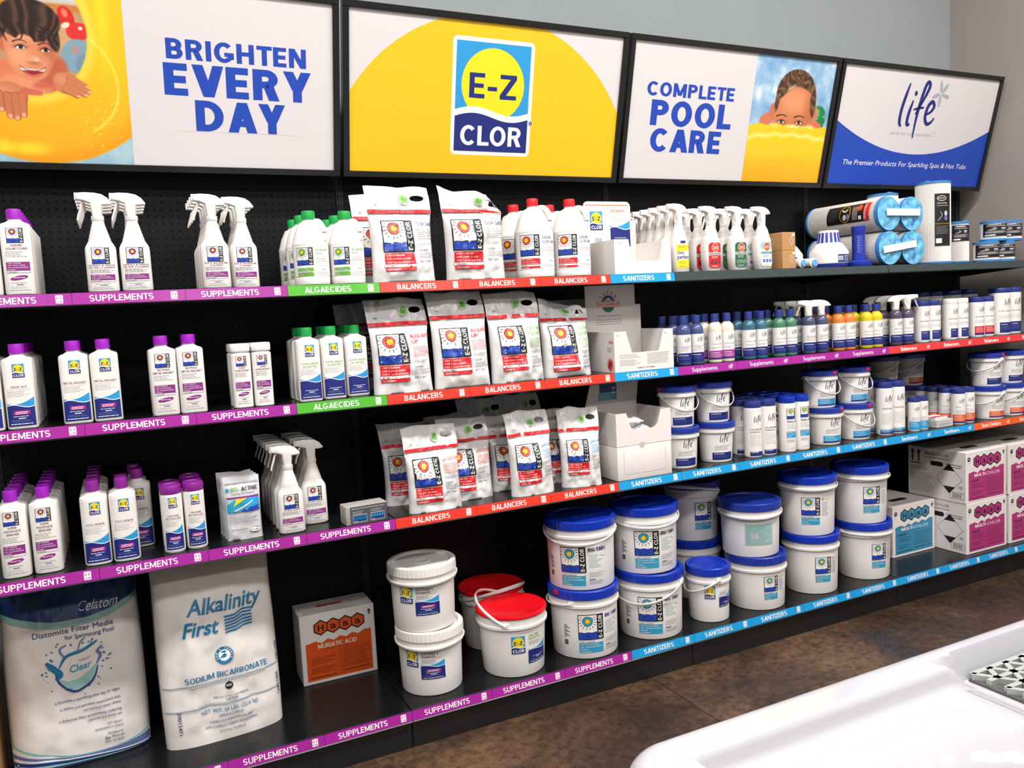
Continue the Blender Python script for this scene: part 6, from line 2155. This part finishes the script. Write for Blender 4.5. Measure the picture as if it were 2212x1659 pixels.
# ------------------------------------------------------------------ boxes and sacks on the base deck
def hasa_logo(a, x, y, s, fill, l=2, edge='black'):
    """four joined hexagons with the letters of the maker; s is the pitch"""
    r = s * .58
    for m, k, ll in ((edge, 1.12, l), (fill, .92, l + 1)):
        for i in range(4):
            a.poly([(x + (i + .5) * s + r * k * math.cos(math.radians(30 + 60 * j)), y + r * k * math.sin(math.radians(30 + 60 * j))) for j in range(6)], m, ll + (i % 2) * 0)
    for i, ch in enumerate('Hasa'):
        a.text(ch, x + (i + .5) * s, y - (.26 if i == 0 else .22) * s, .50 * s if i == 0 else .54 * s, edge, l + 2, .03, w=.50 * s)
def hasa_front(w, h, col, title, thin=None, danger=True, l=1):
    a = Art()
    mg = .06 * w
    s = .165 * w
    zz = .69 * h
    n = 4
    x0, x1 = -w / 2 + mg, w / 2 - mg
    zig = []
    c0 = -.5 * 4 * s + .02 * w
    zig.append((x0, zz - .10 * h))
    for i in range(5):
        zig.append((c0 + i * s, zz - .02 * h - .055 * h + .04 * h * (i / 4)))
        if i < 4:
            zig.append((c0 + (i + .5) * s, zz - .115 * h + .045 * h * (i / 4)))
    zig.append((x1, zz - .04 * h))
    a.poly([(x0, .05 * h), (x1, .05 * h)] + list(reversed(zig)), col, l)
    hasa_logo(a, -2 * s + .02 * w, .80 * h, s, col, l + 1)
    a.text(title, -.02 * w if not thin else -.30 * w, .50 * h, .062 * h, 'white', l + 1, .016 if not thin else .034, al='C' if not thin else 'L', w=.52 * w if not thin else .26 * w)
    if thin:
        a.text(thin, -.03 * w, .50 * h, .062 * h, 'white', l + 1, -.012, al='L', w=.36 * w)
        a.text('DANGER', -.39 * w, .405 * h, .045 * h, 'black', l + 1, .02, al='L', w=.2 * w)
    dk = 'black'
    a.greek(-.22 * w, .475 * h if not thin else .48 * h, .4 * w, 1, .01, dk, l + 1, .0014, 0)
    a.greek(-.38 * w, .37 * h, .36 * w, 5, .022 * h, dk, l + 1, .0016)
    a.greek(-.38 * w, .22 * h, .34 * w, 4, .022 * h, dk, l + 1, .0016)
    a.frame(.0, .17 * h, .41 * w, .44 * h, .001, dk, l + 1)
    for i in range(10):
        a.rect(.005, (.185 + .025 * i) * h, .40 * w - .03 * w * (i % 3), (.187 + .025 * i) * h + .0006, dk, l + 1)
    a.greek(-.40 * w, .085 * h, .34 * w, 1, .01, dk, l + 1, .0035, 0)
    a.greek(.02 * w, .11 * h, .38 * w, 1, .01, dk, l + 1, .003, 0)
    a.poly([(.40 * w, .90 * h), (.46 * w, .90 * h), (.43 * w, .94 * h)], 'black', l)
    a.rect(.415 * w, .86 * h, .445 * w, .895 * h, 'dgrey', l)
    if thin:
        a.ell(-.43 * w, .86 * h, .035 * w, .035 * w, 'black', l)
        a.rect(-.445 * w, .855 * h, -.415 * w, .872 * h, 'white', l + 1)
        a.greek(-.465 * w, .80 * h, .07 * w, 3, .018 * h, 'lgrey', l, .0012)
    return a
w, d, h = .285, .150, .268
a = Art()
a.greek(-.12, .04, .2, 2, .02, 'dgrey', 1, .004)
a.ell(.10, .09, .03, .018, 'dgrey', 1)
a.ell(.10, .09, .028, .0165, 'card_white', 2)
for i in range(4):
    a.ell(-.05 + i * .024, .085, .015, .012, 'hasao', 1)
k_mu = plain_box(w, d, h, 'card_white', [('front_print', hasa_front(w, h, 'hasao', 'MURIATIC ACID').mesh('print', flat(0))), ('top_print', a.mesh('print', flat_top(h)))])
spawn(k_mu, 'carton', 'white and orange carton with hexagon letters, bottom shelf', 'carton', (-.148, .352, z0), -.02)
w, d, h = .318, .335, .264
def side_art(d, h):
    a = Art()      # x runs from back (-d) to front (0)
    for x in (-.95, -.84):
        a.rect((x + .022) * d, .70 * h, (x + .048) * d, .90 * h, 'black', 1)
        a.poly([(x * d, .88 * h), ((x + .07) * d, .88 * h), ((x + .035) * d, .95 * h)], 'black', 1)
    a.rect(-.97 * d, .655 * h, -.77 * d, .675 * h, 'black', 1)
    a.text('MULTI', -.70 * d, .86 * h, .06 * h, 'dgrey', 1, .034, al='L', w=.17 * d)
    a.text('CHLOR', -.51 * d, .86 * h, .06 * h, 'dgrey', 1, 0.0, al='L', w=.22 * d)
    a.rect(-.71 * d, .81 * h, -.28 * d, .82 * h, 'dgrey', 1)
    a.rrect(-.60 * d, .66 * h, -.38 * d, .75 * h, .042 * h, 'slot_dark', 1)
    a.greek(-.33 * d, .72 * h, .28 * d, 2, .045 * h, 'dgrey', 1, .004, .1)
    cx, cy, r = -.28 * d, .45 * h, .20 * d
    a.poly([(cx - r * 1.1, cy), (cx, cy - r * 1.15), (cx + r * 1.1, cy), (cx, cy + r * 1.15)], 'black', 1)
    q = .97
    a.poly([(cx - r * 1.1 * q, cy), (cx - r * .5 * q, cy - r * .63 * q), (cx + r * .5 * q, cy - r * .63 * q), (cx + r * 1.1 * q, cy), (cx + r * .5 * q, cy + r * .63 * q), (cx - r * .5 * q, cy + r * .63 * q)], 'card_white', 2)
    a.greek(-.96 * d, .60 * h, .38 * d, 3, .035 * h, 'grey', 1, .004)
    a.greek(-.96 * d, .46 * h, .46 * d, 11, .036 * h, 'grey', 1, .003, .25)
    a.frame(-.26 * d, .07 * h, -.03 * d, .20 * h, .0015, 'black', 1)
    for i in range(11):
        a.rect((-.22 + i * .014) * d, .09 * h, (-.22 + i * .014 + (.005 if i % 3 else .009)) * d, .18 * h, 'dgrey', 1)
    a.greek(-.12 * d, .31 * h, .08 * d, 2, .03 * h, 'dgrey', 1, .003)
    return a
def chlor_box(col):
    t = Art()
    t.rrect(-.06, .08, .06, .12, .018, 'slot_dark', 1)
    t.greek(-.13, .04, .25, 2, .012, 'grey', 1, .003)
    t.greek(-.13, .30, .25, 4, .012, 'grey', 1, .003)
    return plain_box(w, d, h, 'card_white', [('front_print', hasa_front(w, h, col, 'MULTI', '-CHLOR').mesh('print', flat(0))),
                                           ('side_print', side_art(d, h).mesh('print', lambda y, z, o: Vector((-w / 2 - o, -y, z)))), ('top_print', t.mesh('print', flat_top(h)))])
k_pk = chlor_box('hpink')
k_te = chlor_box('hteal')
GX = 'white and pink cartons with hexagon letters'
spawn(k_pk, 'carton', 'lower white and pink carton, side with diamond showing', 'carton', (3.150, .002, z0), 0, GX)
spawn(k_pk, 'carton', 'upper white and pink carton, side with diamond showing', 'carton', (3.146, .003, z0 + h + .0006), 0, GX)
spawn(k_pk, 'carton', 'lower white and pink carton cut by right picture edge', 'carton', (3.492, .002, z0), 0, GX)
spawn(k_pk, 'carton', 'upper white and pink carton cut by right picture edge', 'carton', (3.486, .003, z0 + h + .0006), 0, GX)
spawn(k_te, 'carton', 'white and teal carton standing behind the rightmost pails', 'carton', (2.818, .172, z0), 0)

# filter media sack
w, h = .392, .625
a = Art()
n = 16
f = lambda x, k: h * (.735 + .075 * (x / (w / 2)) ** 2) + k
xs = [-.498 * w + .996 * w * i / n for i in range(n + 1)]
a.poly([(x, f(x, 0)) for x in xs] + [(.498 * w, .998 * h), (-.498 * w, .998 * h)], 'celnavy', 2)
a.poly([(x, f(x, -.020)) for x in xs] + [(x, f(x, .002)) for x in reversed(xs)], 'celmint', 1)
a.text('Celatom', .075, .768 * h, .032, 'white', 3, .008, w=.115, shear=.35)
a.text('Diatomite Filter Media', .118, .675 * h, .0175, 'celtext', 1, .014, al='R', w=.228)
a.text('for Swimming Pool', .118, .640 * h, .0150, 'celtext', 1, .004, al='R', w=.140)
cx, cz = .005, .50 * h
a.poly([(cx - .055, cz - .03), (cx - .030, cz - .042), (cx + .005, cz - .038), (cx + .035, cz - .018), (cx + .055, cz - .002), (cx + .052, cz - .03), (cx + .03, cz - .062), (cx - .01, cz - .075), (cx - .04, cz - .058)], 'celmint', 1)
a.stroke([(cx - .062, cz - .010), (cx - .052, cz - .045), (cx - .018, cz - .074), (cx + .018, cz - .070), (cx + .045, cz - .045), (cx + .058, cz - .010)], .006, 'celnavy', 2)
a.stroke([(cx - .085, cz + .030), (cx - .065, cz + .005), (cx - .050, cz - .015), (cx - .062, cz - .030)], .018, 'alkblue', 2)
a.stroke([(cx - .050, cz + .005), (cx - .030, cz + .035), (cx + .005, cz + .045), (cx + .035, cz + .055), (cx + .062, cz + .070)], .009, 'alkblue', 2)
a.stroke([(cx + .055, cz - .005), (cx + .068, cz + .020), (cx + .060, cz + .035), (cx + .075, cz + .050)], .008, 'lavender', 2)
a.stroke([(cx - .035, cz + .035), (cx - .045, cz + .060), (cx - .030, cz + .070)], .006, 'lavender', 2)
a.stroke([(cx + .005, cz + .048), (cx + .015, cz + .075), (cx + .030, cz + .085)], .004, 'lavender', 2)
rs = random.Random(9)
for i in range(46):
    t = rs.uniform(0, 2 * PI)
    r = rs.uniform(.070, .100)
    q = rs.uniform(.001, .0028)
    a.ell(cx + r * math.cos(t), cz + r * .95 * math.sin(t), q * 1.5, q, rs.choice(['celnavy', 'alkblue', 'lavender']), 2, 7, t)
a.text('Clear', cx + .008, cz - .012, .022, 'teal', 3, .01, w=.062, shear=.25, rot=.12)
a.text('The Difference is', cx + .022, cz + .018, .006, 'dgrey', 3, .004, w=.036, rot=.12)
for i, (s, z, wd) in enumerate((('Provides a sparkling pool day or night', .330, .175), ('Filters out particles associated with', .291, .162), ('recreational water illness', .266, .108), ('Enhances filter productivity reducing', .232, .168), ('chlorine and shock use', .207, .098))):
    a.text(s, .118, z * h, .0085, 'celtext', 1, .006, al='R', w=wd)
    if i in (0, 1, 3):
        for q in (0, .004):
            a.rect(.118 - wd - .010, z * h + .001 + q, .118 - wd - .005, z * h + .0025 + q, 'celtext', 1)
a.text('NET WEIGHT', .118, .168 * h, .0068, 'celtext', 1, .006, al='R', w=.045)
a.text('25 POUNDS (11.33 KG)', .118, .148 * h, .0068, 'celtext', 1, .006, al='R', w=.082)
a.text('Packaged by', .118, .118 * h, .0072, 'celtext', 1, .002, al='R', w=.045)
a.text('Ep', .078, .092 * h, .0105, 'celnavy', 1, .02, al='R', w=.014)
a.text('Minerals', .118, .095 * h, .009, 'celtext', 1, .006, al='R', w=.036, shear=.2)
a.text('Reno, NV 89521', .118, .075 * h, .0065, 'celtext', 1, .004, al='R', w=.056)
def swoosh(z0_, z1_, zm, col, l, x0=-.498, x1=.498):
    P = [(x0 + (x1 - x0) * i / 20) * w for i in range(21)]
    u = [i / 20 for i in range(21)]
    top = [(P[i], h * (z0_ * (1 - u[i]) ** 2 + 2 * zm * u[i] * (1 - u[i]) + z1_ * u[i] ** 2)) for i in range(21)]
    a.poly(top + [(.498 * w, .004), (-.498 * w, .004)], col, l)
swoosh(.155, .085, -.02, 'celmint', 1)
swoosh(.140, .072, -.03, 'white', 2)
swoosh(.110, .065, .00, 'lavender', 3)
swoosh(.085, .020, .02, 'white', 4)
swoosh(.068, .012, .02, 'celnavy', 5)
swoosh(.046, .006, .010, 'celmint', 6)
swoosh(.028, .004, .008, 'celnavy', 7)
sb = Bag(w, h, .13, 51.0, fill=1.02, lean=.06, wav=0, curl=0, wr=1.3, pinch=-.02)
t = thing('sack', 'white sack with navy top and water splash picture, far left', 'sack', (-1.018, .255, z0), .03, 'big paper sacks')
s = part('paper', sb.mesh('paper_sack', 34, 46), t)
sb.lift = .0032
part('print', sb.print_(a, .008), s)
# soda sack
w, h = .375, .600
a = Art()
a.text('Alkalinity', .022, .715 * h, .050, 'alkblue', 1, .030, w=.235, shear=.25)
a.text('First', -.060, .605 * h, .048, 'alkblue', 1, .030, w=.108, shear=.25)
for i in range(6):
    z = .588 * h + i * .0105
    a.poly([(.018, z), (.052, z + .002), (.078, z + .012), (.108, z + .010), (.108, z + .0155), (.078, z + .0175), (.052, z + .0075), (.018, z + .0055)], 'alkblue', 1)
cx, cz = .008, .470 * h
a.ell(cx, cz, .0285, .0285, 'alkblue', 1, 32)
a.ell(cx, cz, .0185, .0185, 'white', 2, 28)
for i, ch in enumerate('ARM & HAMMER'):
    an = math.radians(205 - i * 21)
    a.text(ch, cx + .0205 * math.cos(an), cz + .0205 * math.sin(an), .0060, 'white', 3, .014, rot=an - PI / 2)
a.ell(cx, cz - .002, .0075, .0060, 'alkblue', 3, 12, .5)
a.stroke([(cx - .012, cz - .009), (cx - .002, cz + .001), (cx + .007, cz - .003)], .005, 'alkblue', 3)
a.stroke([(cx + .002, cz - .004), (cx - .001, cz + .012)], .003, 'alkblue', 3)
a.rect(cx - .008, cz + .009, cx + .006, cz + .014, 'alkblue', 4)
a.text('SODIUM BICARBONATE', .012, .355 * h, .0185, 'alkblue', 1, .014, w=.265)
for z in (.335, .205):
    a.rect(-.496 * w, z * h, .496 * w, z * h + .0035, 'lavender', 1)
    a.rect(-.496 * w, z * h + .001, .496 * w, z * h + .0028, 'celmint', 2)
a.greek(-.105, .322 * h, .24, 1, .01, 'grey', 1, .0025, 0)
a.ell(.014, .300 * h, .0125, .0125, 'black', 1, 20)
a.text('NSF', .014, .300 * h - .004, .0085, 'white', 2, .012, w=.017)
a.frame(.000, .256 * h, .030, .273 * h, .0007, 'grey', 1)
a.greek(.004, .266 * h, .022, 2, .004, 'grey', 1, .001, 0)
a.text('KEEP OUT OF REACH OF CHILDREN', .018, .240 * h, .0060, 'dgrey', 1, .010, w=.110)
a.text('CAUTION', .018, .224 * h, .0068, 'navy', 1, .014, w=.038)
a.greek(-.085, .216 * h, .12, 1, .01, 'grey', 1, .0016, 0)
a.text('NET WT. 50 LBS. (22.6 kg)', .012, .165 * h, .0135, 'alkblue', 1, .016, w=.180)
for i, (s, wd) in enumerate((('MANUFACTURED BY', .078), ('CHURCH & DWIGHT CO., INC.', .142), ('500 CHARLES EWING BOULEVARD', .165), ('EWING, NJ 08628', .082))):
    a.text(s, .014, (.138 - .029 * i) * h, .0080, 'lavender', 1, .010, w=wd)
a.text('20015471', -.150, .145 * h, .011, 'celtext', 1, .012, w=.075, rot=-PI / 2)
a.text('20015471', .172, .225 * h, .010, 'celtext', 1, .012, w=.075, rot=-PI / 2)
a.text('20015471', .178, .40 * h, .010, 'celtext', 1, .012, w=.075, rot=-PI / 2)
sb = Bag(w, h, .125, 57.0, fill=1.03, lean=.05, wav=0, curl=0, wr=1.7, pinch=-.015)
t = thing('sack', 'white sack with slanted blue lettering, right of the splash sack', 'sack', (-.590, .160, z0), .06, 'big paper sacks')
s = part('paper', sb.mesh('paper_sack', 34, 46), t)
sb.lift = .0032
part('print', sb.print_(a, .008), s)
sb2 = Bag(.36, .62, .11, 61.0, fill=1.03, lean=.04, wav=0, curl=0, wr=1.0, pinch=-.015)
t = thing('sack', 'shaded plain sack leaning behind the blue-lettered sack', 'sack', (-.60, .375, z0), 0, 'big paper sacks')
part('paper', sb2.mesh('paper_sack', 20, 30), t)

# ------------------------------------------------------------------ the hot tub shell in the foreground
TX, TY, TZ = -.225, -1.675, .85           # outer corner and rim height
TL, TW = 2.05, 2.05
def ss(x, a, b):
    t = min(1.0, max(0.0, (x - a) / (b - a)))
    return t * t * (3 - 2 * t)
def tub_z(x, y):
    """height of the shell; x, y measured in from the outer corner (y away from the shelving)"""
    e = min(x, y, TL - x, TW - y)
    z = TZ
    if e < .035:
        z -= .035 * (1 - math.sqrt(max(0.0, 1 - (1 - e / .035) ** 2)))
    i = min(x - .03, y, TL - x, TW - y)
    z -= .035 * ss(i, .078, .094)
    # bowl: rounded rectangle
    yy = y - .15 * ss(x, .50, .74) * (y < TW / 2)
    qx, qy = abs(x - TL / 2) - (TL / 2 - .39), abs(yy - TW / 2) - (TW / 2 - .345)
    d = math.hypot(max(qx, 0), max(qy, 0)) + min(max(qx, qy), 0) - .22
    k = ss(-d, .0, .34)
    z -= .34 * k + .012 * ss(-d, -.012, .02)
    # filter well near the front edge
    fx = ss(x, .655, .735) * (1 - ss(x, 1.30, 1.33))
    fy = ss(y, .046, .054) * (1 - ss(y, .245, .265))
    w_ = fx * fy
    z = z * (1 - w_) + min(z, TZ - .056) * w_
    return z
def warp(n, fine, L):
    xs = set(L * i / n for i in range(n + 1))
    for a, b, st in fine:
        q = a
        while q <= b:
            xs.add(q)
            q += st
    return sorted(x for x in xs if 0 <= x <= L)
gx = warp(70, ((0, .16, .006), (.645, .75, .005)), TL)
gy = warp(70, ((0, .30, .004),), TW)
bm = bmesh.new()
rc = .10
def corner(x, y):
    """round the plan corners"""
    for cx_, sx in ((rc, -1), (TL - rc, 1)):
        for cy_, sy in ((rc, -1), (TW - rc, 1)):
            if (x - cx_) * sx > 0 and (y - cy_) * sy > 0:
                dx, dy = (x - cx_), (y - cy_)
                m_ = max(abs(dx), abs(dy))
                l_ = math.hypot(dx, dy)
                return cx_ + dx / l_ * m_, cy_ + dy / l_ * m_
    return x, y
g_ = [[None] * len(gy) for _ in gx]
for i, x in enumerate(gx):
    for j, y in enumerate(gy):
        X, Y = corner(x, y)
        g_[i][j] = bm.verts.new((TX + X, TY - Y, tub_z(x, y)))
for i in range(len(gx) - 1):
    for j in range(len(gy) - 1):
        bm.faces.new((g_[i][j], g_[i][j + 1], g_[i + 1][j + 1], g_[i + 1][j]))
shell = from_bm(bm, 'shell', 'tub_acrylic', 60)
t = thing('hot_tub', 'glossy white hot tub shell in the right foreground', 'hot tub', (0, 0, 0))
part('shell', shell, t)
mat('cabinet_brown', '5A4638', 0.6, bump=.2, bscale=40)
part('cabinet', box_mesh('cabinet', 'cabinet_brown', (TX + .06, TX + TL - .06, TY - TW + .06, TY - .06, 0.0, TZ - .48), (TX + .06, TX + .09, TY - TW + .06, TY - .06, TZ - .48, TZ - .10),
                         (TX + TL - .09, TX + TL - .06, TY - TW + .06, TY - .06, TZ - .48, TZ - .10), (TX + .09, TX + TL - .09, TY - .09, TY - .06, TZ - .48, TZ - .10), (TX + .09, TX + TL - .09, TY - TW + .06, TY - TW + .09, TZ - .48, TZ - .10)), t)
# grille of raised triangles in the filter well
gr = part('filter_grille', box_mesh('grille', 'grille_dark', (TX + .745, TX + 1.29, TY - .235, TY - .060, TZ - .0555, TZ - .051), bev=.001), t)
bm = bmesh.new()
pit = .046
def bar3(a, b):
    d = (Vector(b) - Vector(a)).normalized()
    n_ = Vector((-d.y, d.x, 0)) * .0050
    zz0, zz1 = TZ - .0512, TZ - .041
    P = [Vector(a) + n_, Vector(b) + n_, Vector(b) - n_, Vector(a) - n_]
    add_rings(bm, [[(p.x, p.y, zz0) for p in reversed(P)], [(p.x, p.y, zz1) for p in reversed(P)]])
ox, oy = TX + .750, TY - .064
for j in range(5):
    y0, y1 = oy - j * .032, oy - (j + 1) * .032
    bar3((ox, y0, 0), (ox + .54, y0, 0))
    for i in range(11):
        x0 = ox + i * pit + (pit / 2 if j % 2 else 0)
        if x0 + pit < ox + .54:
            bar3((x0, y0, 0), (x0 + pit / 2, y1, 0))
            bar3((x0 + pit / 2, y1, 0), (x0 + pit, y0, 0))
bmesh.ops.recalc_face_normals(bm, faces=bm.faces)
q = part('grille_bars', from_bm(bm, 'bars', 'grille_grey'), gr)
q['kind'] = 'stuff'
# brown carton standing past the left end of the shelving
k = plain_box(.30, .32, .80, 'card_brown', [])
spawn(k, 'tall_carton', 'brown cardboard carton at the left picture edge', 'carton', (-1.395, .05, 0), 0)
